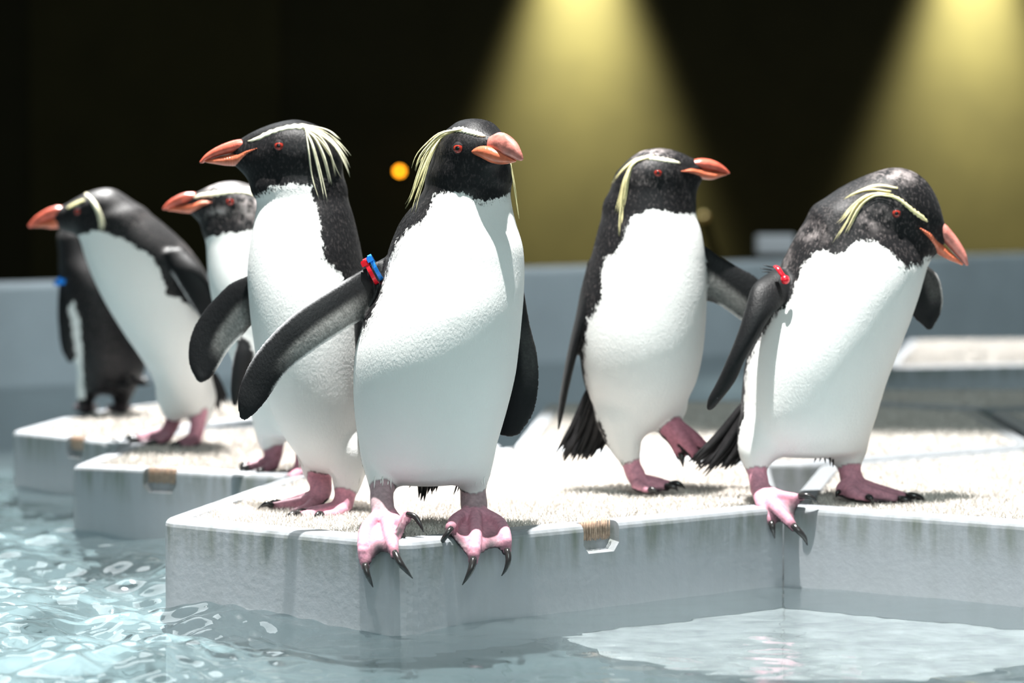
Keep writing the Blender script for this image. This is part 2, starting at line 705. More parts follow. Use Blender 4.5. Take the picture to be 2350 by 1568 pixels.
def crest(root, bvh, D, paths, mat, seed=0, name='crest_plume', dfall=None, per=5, spread=7, width=2.6, label=None):
    """paths: polylines of (x, y); each gets `per` slim feathers fanned by `spread` px towards the tip"""
    r = random.Random(seed)
    strands = []
    for path in paths:
        last = dfall if dfall else D
        base = []
        for (x, y) in path:
            p, nor = surf(bvh, x, y, last, 0.002)
            last = p[1]
            base.append((x, y, p[1]))
        for s in range(per):
            ox, oy = r.uniform(-1, 1) * spread, r.uniform(-1, 1) * spread
            ln = r.uniform(0.86, 1.0)
            pts = []
            m = len(base)
            for i, (x, y, d) in enumerate(base):
                f = i / (m - 1)
                pts.append(pt(x + ox * (0.2 + f), y + oy * (0.2 + f), d - 0.0015 * (s % 3)))
            P = spline(pts, 14)
            P = P[:max(5, int(len(P) * ln))]
            strands.append((P, width * D / FPX * r.uniform(0.7, 1.15)))
    return feathers(name, root, strands, mat, label=label)


def brow(root, bvh, D, pts, mat, label=None, name='brow_stripe'):
    """solid pale stripe lying on the head: pts (x, y, half_width_px)"""
    R = spline([(x, y, 0, w) for (x, y, w) in pts], 22)
    V, F = [], []
    last = D
    for i, (x, y, _, w) in enumerate(R):
        j = min(i + 1, len(R) - 1)
        k = max(i - 1, 0)
        t = np.array([R[j, 0] - R[k, 0], R[j, 1] - R[k, 1]])
        t /= np.linalg.norm(t) + 1e-9
        nx, ny = -t[1], t[0]
        ring = []
        for u in (-1, -0.5, 0.0, 0.5, 1):
            wob = w * 0.8 * (1 + 0.30 * math.sin(i * 2.7 + u * 5))
            p, nor = surf(bvh, x + nx * wob * u, y + ny * wob * u, last, 0.0004 + 0.0012 * (1 - u * u))
            last = 0.7 * last + 0.3 * p[1]
            ring.append(p)
        back = [q + np.array([0, 0.004, 0]) for q in ring[::-1]]
        V += ring + back
    n = 10
    for i in range(len(R) - 1):
        for s in range(n):
            s2 = (s + 1) % n
            F.append((i * n + s2, i * n + s, (i + 1) * n + s, (i + 1) * n + s2))
    F.append(tuple(range(n)))
    F.append(tuple((len(R) - 1) * n + s for s in range(n))[::-1])
    o = mesh_obj(name, V, F, mat, root)
    if label:
        o['label'] = label
    return o


def sphere_mesh(c, r, axis, squash=1.0, seg=20, rings=12, half=False):
    z = Vector(axis).normalized()
    q = z.to_track_quat('Z', 'Y').to_matrix()
    V, F = [], []
    for i in range(rings + 1):
        th = math.pi * i / rings
        for s in range(seg):
            ph = 2 * math.pi * s / seg
            v = Vector((math.sin(th) * math.cos(ph), math.sin(th) * math.sin(ph), math.cos(th) * squash)) * r
            V.append(Vector(c) + q @ v)
    for i in range(rings):
        for s in range(seg):
            s2 = (s + 1) % seg
            F.append((i * seg + s, (i + 1) * seg + s, (i + 1) * seg + s2, i * seg + s2))
    return V, F


def eye(root, bvh, D, x, y, rpx, look=(0, 0), lid=True):
    p, nor = surf(bvh, x, y, D, 0.0)
    if nor is None:
        nor = np.array([0, -1, 0])
    view = np.array([0, 0, CAMH]) - p
    view /= np.linalg.norm(view)
    ax = nor * 0.55 + view * 0.45
    ax /= np.linalg.norm(ax)
    r = rpx * 0.9 * D / FPX
    c = p - ax * r * 0.42
    V, F = sphere_mesh(c, r, ax)
    e = mesh_obj('eye', V, F, M['iris'], root)
    e['label'] = 'red eye'
    pc = c + ax * r * 0.80
    V, F = sphere_mesh(pc, r * 0.46, ax, 0.50)
    mesh_obj('pupil', V, F, M['pupil'], e)
    # dark rim of bare skin round the eye
    q = Vector(ax).to_track_quat('Z', 'Y').to_matrix()
    ring = [np.array(Vector(c) + q @ Vector((math.cos(t) * r * 0.98, math.sin(t) * r * 0.92, r * 0.36))) for t in np.linspace(0, 2 * math.pi, 25)[:-1]]
    V, F = [], []
    for i in range(24):
        pr = ring[i]
        rad = (pr - c)
        rad -= ax * (rad @ ax)
        rad /= np.linalg.norm(rad)
        for s in range(6):
            a = 2 * math.pi * s / 6
            V.append(pr + r * 0.15 * (math.cos(a) * rad + math.sin(a) * ax))
    for i in range(24):
        for s in range(6):
            F.append((i * 6 + s, ((i + 1) % 24) * 6 + s, ((i + 1) % 24) * 6 + (s + 1) % 6, i * 6 + (s + 1) % 6))
    mesh_obj('eye_rim', V, F, M['tail'], e)
    V, F = sphere_mesh(c - ax * r * 0.20 + np.array([0, 0, r * 0.36]), r * 1.0, ax)
    mesh_obj('eyelid', V, F, M['lid'], e)
    return p


def tail(root, D, base, tips, width, dy, mat=None, sub=3, seed=1):
    """stiff tail feathers from base points (x,y) to tips (x,y)"""
    r = random.Random(seed)
    st = []
    nb = len(tips)
    for i, (tx, ty) in enumerate(tips):
        f = i / max(nb - 1, 1)
        bx = base[0][0] * (1 - f) + base[1][0] * f
        by = base[0][1] * (1 - f) + base[1][1] * f
        for s in range(sub):
            jx, jy = r.uniform(-12, 12), r.uniform(-14, 8)
            d = dy + r.uniform(-0.012, 0.012)
            mx, my = (bx + tx) / 2 + jx * .5 + 3, (by + ty) / 2 + jy * .5 + 6
            P = spline([pt(bx + jx * .3, by + jy * .3, D + dy * 0.7), pt(mx, my, D + d), pt(tx + jx, ty + jy, D + d)], 8)
            st.append((P, width * D / FPX * r.uniform(.8, 1.2)))
    return feathers('tail', root, st, mat or M['tail'])


def flipper_paint(V, N, E, eid, idx, mode):
    """colours for the vertices idx of a flipper chain (underside patch and pale trailing edge)"""
    C, F, R = np.array(E.c), np.array(E.f), np.array(E.r)
    e = eid[idx]
    u = np.einsum('ij,ij->i', V[idx] - C[e], F[e, 0]) / R[e, 0]
    s = np.array(E.s)[e]
    col = np.tile(np.array([0.0058, 0.0062, 0.0070]), (len(idx), 1))
    front = N[idx, 1] < -0.1
    sm = lambda x, a, b: np.clip((x - a) / (b - a), 0, 1) ** 2 * (3 - 2 * np.clip((x - a) / (b - a), 0, 1))
    bars = np.random.default_rng(4).uniform(0.55, 1.0, len(s))
    if mode.get('patch'):
        a = mode['patch'] * sm(s, mode.get('s0', .12), mode.get('s0', .12) + .22) * (1 - sm(s, .52, .78)) * sm(u, -0.35 + .5 * s, 0.15 + .35 * s) * (1 - 0.7 * sm(u, .7, 1.0)) * front
        a = a * bars
        col = col * (1 - a[:, None]) + np.array([0.30, 0.295, 0.28]) * a[:, None]
    if mode.get('edge'):
        a = mode['edge'] * sm(u, .82, .93) * sm(s, .2, .3) * (1 - sm(s, .74, .86))
        col = col * (1 - a[:, None]) + np.array([0.75, 0.74, 0.72]) * a[:, None]
    if mode.get('lead'):
        a = mode['lead'] * sm(-u, .80, .95) * (1 - sm(s, .7, .9)) * sm(s, .2, .3)
        col = col * (1 - a[:, None]) + np.array([0.7, 0.7, 0.72]) * a[:, None]
    return col


def plumage_blades(root, V, Q, N, sel, white, fleck, beak, headz, count, D, ln=(0.0085, 0.0045), lift=0.035):
    """short flat contour feathers lying on the body; one loose mass"""
    idx = rng.choice(sel, min(count, len(sel)), replace=False)
    n = len(idx)
    P, Nn = V[idx], N[idx]
    away = P - beak
    away /= np.linalg.norm(away, axis=1, keepdims=True) + 1e-9
    h = np.clip((P[:, 2] - headz) / 0.03 + 0.5, 0, 1)[:, None]
    flow = away * h + (np.array([0, 0.12, -1.0]) + 0 * away) * (1 - h)
    flow = flow + rng.normal(0, 0.10, flow.shape)
    flow -= Nn * np.einsum('ij,ij->i', flow, Nn)[:, None]
    flow /= np.linalg.norm(flow, axis=1, keepdims=True) + 1e-9
    side = np.cross(flow, Nn)
    L = (ln[1] * h[:, 0] + ln[0] * (1 - h[:, 0])) * rng.uniform(.7, 1.2, n)
    W = 0.16 * L
    root_p = P - Nn * 0.0004
    mid = root_p + flow * (L * .55)[:, None] + Nn * (L * lift * .55 + 0.0004)[:, None]
    tip = root_p + flow * L[:, None] + Nn * (L * lift * rng.uniform(.6, 1.6, n))[:, None]
    VV = np.stack([root_p, mid - side * W[:, None], tip, mid + side * W[:, None]], 1).reshape(-1, 3)
    QQ = np.arange(4 * n).reshape(n, 4)
    o = quad_mesh('plumage', VV, QQ, M['plumage'], root)
    o['kind'] = 'stuff'
    me = o.data
    rep = lambda x: np.repeat(x[idx], 4, axis=0)
    set_attr(me, 'white', rep(white))
    set_attr(me, 'skin', np.zeros(4 * n))
    set_attr(me, 'fleck', rep(fleck))
    set_attr(me, 'col', np.zeros((4 * n, 3)))
    return o


def finish_penguin(root, E, D, vox, white_poly, face_dir, flips, beakp, headz, blades=0, fleck_fn=None, back_thr=0.2, dark_extra=None):
    V, Q, e = solidify(E, vox)
    reg = np.array(E.reg)[e]
    V0 = smooth_verts(V, Q, 2, 0.5)
    V1 = smooth_verts(V0, Q, 14, 0.5)
    wt = avg_attr((reg == 0).astype(float), Q, 6)[:, None]
    V = V0 * (1 - wt) + V1 * wt
    N = vnormals(V, Q)
    px, py = project(V)
    sd = poly_sd(px, py, white_poly) * D / FPX
    view = V - np.array([0, 0, CAMH])
    view /= np.linalg.norm(view, axis=1, keepdims=True)
    facing = -np.einsum('ij,ij->i', view, N)
    fd = np.array(face_dir, float)
    fd /= np.linalg.norm(fd)
    back = (N @ fd - back_thr) * 0.04
    top_lim = max(q[1] for q in white_poly) * 0 + min(q[1] for q in white_poly)
    back = np.where(py < top_lim + 25, -0.02, back)
    w = np.clip(facing / 0.25 + 0.35, 0, 1)
    white = sd * w + back * (1 - w)
    white = np.clip(white, -0.03, 0.03)
    skin = (reg > 0).astype(float)
    col = np.array(E.col)[e].astype(float)
    foot = reg == 1
    col[foot] = avg_attr(col, Q, 3)[foot]
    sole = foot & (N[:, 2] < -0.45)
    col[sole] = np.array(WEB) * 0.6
    for r, mode in flips.items():
        idx = np.where(reg == r)[0]
        if len(idx):
            col[idx] = flipper_paint(V, N, E, e, idx, mode)
    skin = avg_attr(skin, Q, 1)
    fleck = fleck_fn(px, py, V, N) if fleck_fn else np.zeros(len(V))
    o = quad_mesh('body', V, Q, M['plumage'], root)
    me = o.data
    set_attr(me, 'white', white)
    set_attr(me, 'skin', skin)
    set_attr(me, 'fleck', fleck)
    set_attr(me, 'col', col)
    if blades:
        sel = np.where((reg == 0) & (white < 0.005))[0]
        plumage_blades(root, V, Q, N, sel, white, fleck, np.array(beakp), headz, blades, D)
    bvh = BVHTree.FromPolygons([tuple(v) for v in V], [tuple(int(i) for i in q) for q in Q])
    return bvh


def band(root, D, cx, cy, d, ax_px, r_px, hw, mat, head, label):
    """cable tie round a flipper: oval strap of radii r_px (across, depth) tilted along ax_px, with a square lock"""
    c = pt(cx, cy, d)
    a = np.array([ax_px[0], 0, -ax_px[1]], float)
    a /= np.linalg.norm(a)                      # direction across the flipper
    b = np.array([0, 1.0, 0])
    t = np.cross(a, b)
    R1, R2 = r_px[0] * d / FPX, r_px[1]
    hw = hw * d / FPX
    V, F = [], []
    n = 36
    for i in range(n):
        th = 2 * math.pi * i / n
        o = a * math.cos(th) * R1 + b * math.sin(th) * R2
        nn = a * math.cos(th) * R2 + b * math.sin(th) * R1
        nn /= np.linalg.norm(nn)
        for (u, v) in ((-1, 0), (1, 0), (1, 1), (-1, 1)):
            V.append(c + o + t * hw * u + nn * 0.0016 * v)
    for i in range(n):
        j = (i + 1) % n
        for s in range(4):
            s2 = (s + 1) % 4
            F.append((i * 4 + s, i * 4 + s2, j * 4 + s2, j * 4 + s))
    o = mesh_obj('flipper_band', V, F, mat, root, smooth=False)
    o['label'] = label
    # lock block and the cut stub of the strap
    hc = pt(head[0], head[1], head[2])
    V, F = [], []
    s1 = hw * 1.5
    for (sx, h0, h1, yy) in ((1.0, -0.0022, 0.0024, 1.0), (0.72, 0.0024, 0.0034, 0.75)):
        i0 = len(V)
        for hh in (h0, h1):
            for (u, v) in ((-1, -1), (1, -1), (1, 1), (-1, 1)):
                V.append(hc - a * hh * 1.3 + t * s1 * sx * u + b * 0.0030 * yy * v)
        for f in ((0, 1, 2, 3), (7, 6, 5, 4), (0, 4, 5, 1), (1, 5, 6, 2), (2, 6, 7, 3), (3, 7, 4, 0)):
            F.append(tuple(i0 + q for q in f))
    mesh_obj('lock', V, F, mat, o, smooth=False)
    return o

# ------------------------------------------------------------------ the setting
def attr_free_water():
    m = bpy.data.materials.new('pool_water')
    m.use_nodes = True
    nt = m.node_tree
    for n in list(nt.nodes):
        nt.nodes.remove(n)
    N, L = nt.nodes.new, nt.links.new
    out = N('ShaderNodeOutputMaterial')
    refr = N('ShaderNodeBsdfRefraction')
    refr.inputs['Color'].default_value = (0.90, 0.955, 0.965, 1)
    refr.inputs['IOR'].default_value = 1.33
    refr.inputs['Roughness'].default_value = 0.0
    tr = N('ShaderNodeBsdfTransparent')
    tr.inputs['Color'].default_value = (0.92, 0.97, 0.98, 1)
    mx = N('ShaderNodeMixShader')
    mx.inputs[0].default_value = 0.55
    L(refr.outputs[0], mx.inputs[1])
    L(tr.outputs[0], mx.inputs[2])
    gl = N('ShaderNodeBsdfGlossy')
    gl.inputs['Roughness'].default_value = 0.03
    fr = N('ShaderNodeFresnel')
    fr.inputs['IOR'].default_value = 1.33
    m2 = N('ShaderNodeMixShader')
    L(fr.outputs[0], m2.inputs[0])
    L(mx.outputs[0], m2.inputs[1])
    L(gl.outputs[0], m2.inputs[2])
    # small pale diffuse share added to brighten the water, for its lit glints
    df = N('ShaderNodeBsdfDiffuse')
    df.inputs['Color'].default_value = (0.66, 0.84, 0.87, 1)
    m3 = N('ShaderNodeMixShader')
    m3.inputs[0].default_value = 0.02
    L(m2.outputs[0], m3.inputs[1])
    L(df.outputs[0], m3.inputs[2])
    L(m3.outputs[0], out.inputs['Surface'])
    return m


M['water'] = attr_free_water()
M['pool_floor'] = simple('pool_floor_paint', (0.20, 0.265, 0.28), 0.7, 0.2, (5, 0.35), (22, 0.6, 0.01))
M['pool_wall'] = simple('pool_wall_paint', (0.72, 0.78, 0.84), 0.6, 0.3, (2, 0.2))
M['dark_wall'] = simple('dark_wall_paint', (0.020, 0.017, 0.0075), 0.85, 0.1, (3, 0.15))
M['dark_panel'] = simple('olive_panel_paint', (0.027, 0.022, 0.0075), 0.8, 0.1, (3, 0.15))
M['white_block'] = simple('white_block_paint', (0.75, 0.76, 0.80), 0.5, 0.3)


def make_hull_mat():
    """grey-white moulded plastic with greenish grime below the rim and on the rounded edge, fine dents"""
    m, nt, b, N, L = nmat('raft_plastic')
    tc = N('ShaderNodeTexCoord')
    geo = N('ShaderNodeNewGeometry')
    sep = N('ShaderNodeSeparateXYZ')
    L(geo.outputs['Position'], sep.inputs[0])
    mp = N('ShaderNodeMapping')
    mp.inputs['Scale'].default_value = (1, 1, 0.16)
    L(tc.outputs['Object'], mp.inputs['Vector'])
    n = N('ShaderNodeTexNoise')
    n.inputs['Scale'].default_value = 55
    n.inputs['Detail'].default_value = 6
    L(mp.outputs['Vector'], n.inputs['Vector'])
    # grime strongest 1-3 cm under the top edge
    cr = N('ShaderNodeValToRGB')
    mr = N('ShaderNodeMapRange')
    mr.inputs['From Min'].default_value = -0.11
    mr.inputs['From Max'].default_value = 0.0
    L(sep.outputs['Z'], mr.inputs['Value'])
    L(mr.outputs['Result'], cr.inputs['Fac'])
    e = cr.color_ramp.elements
    e[0].position, e[0].color = 0.0, (0.10, 0.10, 0.10, 1)
    e[1].position, e[1].color = 1.0, (0.05, 0.05, 0.05, 1)
    x = e.new(0.45); x.color = (0.08, 0.08, 0.08, 1)
    x = e.new(0.78); x.color = (0.75, 0.75, 0.75, 1)
    x = e.new(0.90); x.color = (0.9, 0.9, 0.9, 1)
    mu = N('ShaderNodeMath')
    mu.operation = 'MULTIPLY'
    mr2 = N('ShaderNodeMapRange')
    mr2.inputs['From Min'].default_value = 0.38
    mr2.inputs['From Max'].default_value = 0.72
    L(n.outputs['Fac'], mr2.inputs['Value'])
    L(mr2.outputs['Result'], mu.inputs[0])
    L(cr.outputs['Color'], mu.inputs[1])
    mx = N('ShaderNodeMix')
    mx.data_type = 'RGBA'
    mx.inputs['A'].default_value = (0.29, 0.305, 0.325, 1)
    mx.inputs['B'].default_value = (0.12, 0.135, 0.105, 1)
    L(mu.outputs[0], mx.inputs['Factor'])
    L(mx.outputs['Result'], b.inputs['Base Color'])
    b.inputs['Roughness'].default_value = 0.45
    b.inputs['Specular IOR Level'].default_value = 0.35
    n2 = N('ShaderNodeTexNoise')
    n2.inputs['Scale'].default_value = 110
    n2.inputs['Detail'].default_value = 3
    L(tc.outputs['Object'], n2.inputs['Vector'])
    bp = N('ShaderNodeBump')
    bp.inputs['Strength'].default_value = 0.20
    bp.inputs['Distance'].default_value = 0.0022
    L(n2.outputs['Fac'], bp.inputs['Height'])
    L(bp.outputs['Normal'], b.inputs['Normal'])
    return m


M['hull'] = make_hull_mat()
M['turf'] = simple('turf_fibre', (0.82, 0.76, 0.70), 0.6, 0.3, (240, 0.45))
M['bristle'] = simple('bristle_fibre', (0.50, 0.36, 0.27), 0.5, 0.4, (200, 0.4))

WATER = -0.107
POOL = -0.36


def box(name, lo, hi, mat, parent=None, bevel=0.0, seg=2):
    bm = bmesh.new()
    bmesh.ops.create_cube(bm, size=1)
    for v in bm.verts:
        for i in range(3):
            v.co[i] = lo[i] + (v.co[i] + 0.5) * (hi[i] - lo[i])
    if bevel:
        bmesh.ops.bevel(bm, geom=bm.edges[:], offset=bevel, segments=seg, affect='EDGES', profile=0.5)
    me = bpy.data.meshes.new(name)
    bm.to_mesh(me)
    bm.free()
    return link(name, me, mat, parent)


def prism_between(name, a, b, thick, z0, z1, mat, bevel=0.0):
    """straight wall standing on the line a-b, its thickness going away from the pool"""
    a, b = np.array(a, float), np.array(b, float)
    t = (b - a) / np.linalg.norm(b - a)
    nrm = np.array([-t[1], t[0]])
    if nrm[1] < 0:
        nrm = -nrm
    q = [a, b, b + nrm * thick, a + nrm * thick]
    bm = bmesh.new()
    lo = [bm.verts.new((p[0], p[1], z0)) for p in q]
    za, zb = z1
    hi = [bm.verts.new((p[0], p[1], z)) for p, z in zip(q, (za, zb, zb, za))]
    bm.faces.new(lo[::-1])
    bm.faces.new(hi)
    for i in range(4):
        j = (i + 1) % 4
        bm.faces.new((lo[i], lo[j], hi[j], hi[i]))
    bmesh.ops.recalc_face_normals(bm, faces=bm.faces[:])
    if bevel:
        bmesh.ops.bevel(bm, geom=[e for e in bm.edges if e.verts[0].co.z > z0 + .1 and e.verts[1].co.z > z0 + .1], offset=bevel, segments=3, affect='EDGES', profile=0.5)
    me = bpy.data.meshes.new(name)
    bm.to_mesh(me)
    bm.free()
    return link(name, me, mat)


o = box('floor', (-9, 0.2, POOL - 0.1), (8, 16, POOL), M['pool_floor'])
tag(o, 'pale turquoise pool floor under the water', kind='structure')
w0 = pt(-700, 700, 7.3)
w1 = pt(3300, 560, 15.0)
o = prism_between('wall_pool', w0[:2], w1[:2], 0.35, POOL, (0.205, 0.362), M['pool_wall'], 0.02)
tag(o, 'blue-grey pool wall behind the rafts', kind='structure')
o = prism_between('wall_left', (-9.0, w0[1] + 0.3), w0[:2] + np.array([0.02, 0.0]), 0.35, POOL, (0.19, 0.204), M['pool_wall'], 0.02)
tag(o, 'blue-grey pool wall running on to the left beyond the frame', kind='structure')
o = box('wall_back', (-14, 16.0, -0.4), (14, 16.2, 7.0), M['dark_wall'])
tag(o, 'dark rear wall of the hall washed by warm downlights', kind='structure')
p0, p1 = pt(66, 0, 15.95), pt(640, 0, 15.95)
o = box('trim_1', (p0[0], 15.96, 0.0), (p1[0], 16.0, 6.5), M['dark_panel'])
tag(o, 'dim olive panel on the dark rear wall', kind='structure')
pa, pb = w0[:2] + np.array([0.05, 0.36]), w1[:2] + np.array([0.05, 0.36])
bm = bmesh.new()
vs = [bm.verts.new(v) for v in ((pa[0], pa[1], 0.12), (pb[0], pb[1], 0.12), (13, 16, 0.12), (-13, 16, 0.12), (-13, pa[1] + 0.3, 0.12))]
bm.faces.new(vs)
bmesh.ops.recalc_face_normals(bm, faces=bm.faces[:])
g = bmesh.ops.extrude_face_region(bm, geom=bm.faces[:])
for v in g['geom']:
    if isinstance(v, bmesh.types.BMVert):
        v.co.z = -0.5
bmesh.ops.recalc_face_normals(bm, faces=bm.faces[:])
me = bpy.data.meshes.new('floor_deck')
bm.to_mesh(me)
bm.free()
o = link('floor_deck', me, M['dark_wall'])
tag(o, 'dark walkway beyond the pool wall', kind='structure')


# ---- rafts
def in_poly(x, y, P):
    ins = np.zeros(len(x), bool)
    for i in range(len(P)):
        a, b = P[i], P[(i + 1) % len(P)]
        c = (a[1] > y) != (b[1] > y)
        ins ^= c & (x < a[0] + (y - a[1]) * (b[0] - a[0]) / ((b[1] - a[1]) or 1e-9))
    return ins


def inset_poly(P, d):
    P = [np.array(p) for p in P]
    n = len(P)
    out = []
    for i in range(n):
        a, b, c = P[i - 1], P[i], P[(i + 1) % n]
        t1, t2 = (b - a) / np.linalg.norm(b - a), (c - b) / np.linalg.norm(c - b)
        n1, n2 = np.array([-t1[1], t1[0]]), np.array([-t2[1], t2[0]])
        m = n1 + n2
        m /= (m @ n1)
        out.append(b + m * d)
    return out


def raft(label, px_corners, notches=(), spacing=0.0034, near=1.0, rim=0.034, crease=None, gap=0.0025):
    P = [ground(*p)[:2] for p in px_corners]
    A = sum(P[i][0] * P[(i + 1) % len(P)][1] - P[(i + 1) % len(P)][0] * P[i][1] for i in range(len(P)))
    if A < 0:
        P = P[::-1]
    P = inset_poly(P, gap)
    cen = sum(P) / len(P)
    root = empty('floating_raft', (cen[0], cen[1], WATER - 0.178))
    tag(root, label, 'raft', 'white floating rafts in the pool')
    bm = bmesh.new()
    lo = [bm.verts.new((p[0], p[1], WATER - 0.178)) for p in P]
    hi = [bm.verts.new((p[0], p[1], 0.0)) for p in P]
    bm.faces.new(lo[::-1])
    top = bm.faces.new(hi)
    for i in range(len(P)):
        j = (i + 1) % len(P)
        bm.faces.new((lo[i], lo[j], hi[j], hi[i]))
    vert_e = [e for e in bm.edges if abs(e.verts[0].co.z - e.verts[1].co.z) > 0.01]
    if crease is not None:
        cg = ground(*crease)
        vert_e = [e for e in vert_e if math.hypot(e.verts[0].co.x - cg[0], e.verts[0].co.y - cg[1]) > 0.03]
    bmesh.ops.bevel(bm, geom=vert_e, offset=0.022, segments=5, affect='EDGES', profile=0.5)
    top_e = [e for e in bm.edges if e.verts[0].co.z > -1e-5 and e.verts[1].co.z > -1e-5]
    bmesh.ops.bevel(bm, geom=top_e, offset=0.010, segments=4, affect='EDGES', profile=0.5)
    top = max((f for f in bm.faces if f.normal.z > 0.9), key=lambda f: f.calc_area())
    bmesh.ops.inset_region(bm, faces=[top], thickness=rim - 0.010, depth=0)
    bmesh.ops.inset_region(bm, faces=[top], thickness=0.003, depth=-0.008)
    me = bpy.data.meshes.new('hull')
    bm.to_mesh(me)
    bm.free()
    hull = link('hull', me, M['hull'], root)
    inner = inset_poly(P, rim + 0.002)
    marks = []
    for (a, b, f) in notches:
        A, B = ground(*a)[:2], ground(*b)[:2]
        c = A * (1 - f) + B * f
        t = (B - A) / np.linalg.norm(B - A)
        nin = np.array([-t[1], t[0]])
        if nin @ (cen - c) < 0:
            nin = -nin
        bb = bmesh.new()
        prof = [(-0.031, 0.02), (-0.031, -0.030), (-0.022, -0.041), (0.022, -0.041), (0.031, -0.030), (0.031, 0.02)]
        f0 = [bb.verts.new((*(c + t * u - nin * 0.02), z)) for (u, z) in prof]
        f1 = [bb.verts.new((*(c + t * u * 0.94 + nin * 0.016), z if z > -0.02 else z + 0.006)) for (u, z) in prof]
        bb.faces.new(f0)
        bb.faces.new(f1[::-1])
        for i in range(6):
            bb.faces.new((f0[i], f1[i], f1[(i + 1) % 6], f0[(i + 1) % 6]))
        bmesh.ops.recalc_face_normals(bb, faces=bb.faces[:])
        cm = bpy.data.meshes.new('cut')
        bb.to_mesh(cm)
        bb.free()
        co = bpy.data.objects.new('cut', cm)
        COL.objects.link(co)
        md = hull.modifiers.new('cut', 'BOOLEAN')
        md.object = co
        md.operation = 'DIFFERENCE'
        md.solver = 'EXACT'
        dg = bpy.context.evaluated_depsgraph_get()
        new = bpy.data.meshes.new_from_object(hull.evaluated_get(dg))
        hull.modifiers.clear()
        hull.data = new
        bpy.data.objects.remove(co)
        # the sawn turf edge seen through the notch
        V, F = [], []
        r = random.Random(3)
        for row in range(3):
            for k in range(26):
                u = -0.024 + 0.048 * (k + r.uniform(-.3, .3)) / 25
                base = c + t * u + nin * (0.0150 - 0.0020 * row)
                lean = np.array([r.uniform(-.0016, .0016), r.uniform(-.001, .001)])
                tp = base + lean
                v, f = tube_mesh([(*base, -0.021 + r.uniform(-.003, .002)), (*((base + tp) / 2), -0.006), (*tp, 0.0035 + r.uniform(-.002, .002))], [0.0006, 0.0007, 0.0002], 4)
                o0 = len(V)
                V += v
                F += [tuple(o0 + q for q in ff) for ff in f]
        bo = mesh_obj('bristles', V, F, M['bristle'], root)
        bo['kind'] = 'stuff'
        bo['label'] = 'brown turf fibres showing in the rim notch'
    for p in hull.data.polygons:
        p.use_smooth = False
    # turf
    I = np.array(inner)
    mn, mx = I.min(0), I.max(0)
    nx, ny = int((mx[0] - mn[0]) / spacing), int((mx[1] - mn[1]) / spacing)
    gx, gy = np.meshgrid(np.arange(nx), np.arange(ny))
    x = mn[0] + (gx.ravel() + rng.uniform(0, 1, nx * ny)) * spacing
    y = mn[1] + (gy.ravel() + rng.uniform(0, 1, nx * ny)) * spacing
    k = in_poly(x, y, inner)
    x, y = x[k], y[k]
    n = len(x)
    th = rng.uniform(0, 2 * math.pi, n)
    wd = spacing * 0.34
    ln = rng.uniform(0.008, 0.0125, n) * near
    lx, ly = rng.normal(0, 0.007, n), rng.normal(0, 0.007, n)
    z0 = -0.0085
    a = np.stack([x - np.cos(th) * wd, y - np.sin(th) * wd, np.full(n, z0)], 1)
    b = np.stack([x + np.cos(th) * wd, y + np.sin(th) * wd, np.full(n, z0)], 1)
    c = np.stack([x + lx, y + ly, z0 + ln], 1)
    V = np.stack([a, b, c], 1).reshape(-1, 3)
    tf = quad_mesh('turf', V, np.arange(3 * n).reshape(n, 3), M['turf'], root, smooth=False)
    tf['kind'] = 'stuff'
    return root


RL, RP, RQ = (370, 1190), (925, 1243), (1796, 1160)
raft('front white floating raft whose corner juts toward the camera, three penguins standing on it',
     [RL, RP, RQ, (1768, 1066), (1170, 1026), (652, 1093)], [(RP, RQ, 0.49)], 0.0030, crease=RQ, gap=-0.0003)
raft('white floating raft at right under the stooping penguin with red tag',
     [(1800, 1160), (2430, 1205), (2900, 1140), (2860, 1010), (2400, 1027), (1880, 1067)], [], 0.0032, crease=(1798, 1160), gap=-0.0003)
raft('grey-sided white raft second from the left, under the leaning penguin',
     [(158, 1069), (648, 1089), (1160, 1022), (980, 962), (420, 985), (330, 1004)], [((158, 1069), (648, 1089), 0.43)], 0.0055, 1.1)
raft('grey-sided white raft farthest left, under the black-backed penguin',
     [(22, 989), (272, 1016), (412, 981), (620, 955), (640, 915), (380, 921), (190, 944)], [((22, 989), (272, 1016), 0.60)], 0.007, 1.2)
raft('blown-out white raft just behind the front raft, no penguin on it',
     [(1175, 1021), (1766, 1061), (1872, 1061), (2390, 1022), (2250, 942), (1760, 917), (1250, 927)], [], 0.0055, 1.1)
raft('greyish raft beyond the stooping penguin in weaker light',
     [(1772, 912), (2258, 936), (3000, 926), (2600, 893), (1900, 893)], [], 0.008, 1.2)
raft('white raft at the right frame edge beyond the raft of the stooping penguin',
     [(2270, 941), (2404, 1018), (2850, 1003), (3000, 932)], [], 0.007, 1.1)
raft('small distant raft alone in the water before the pool wall at right',
     [(2025, 842), (2440, 834), (2720, 812), (2600, 778), (2085, 780)], [], 0.012, 1.4)


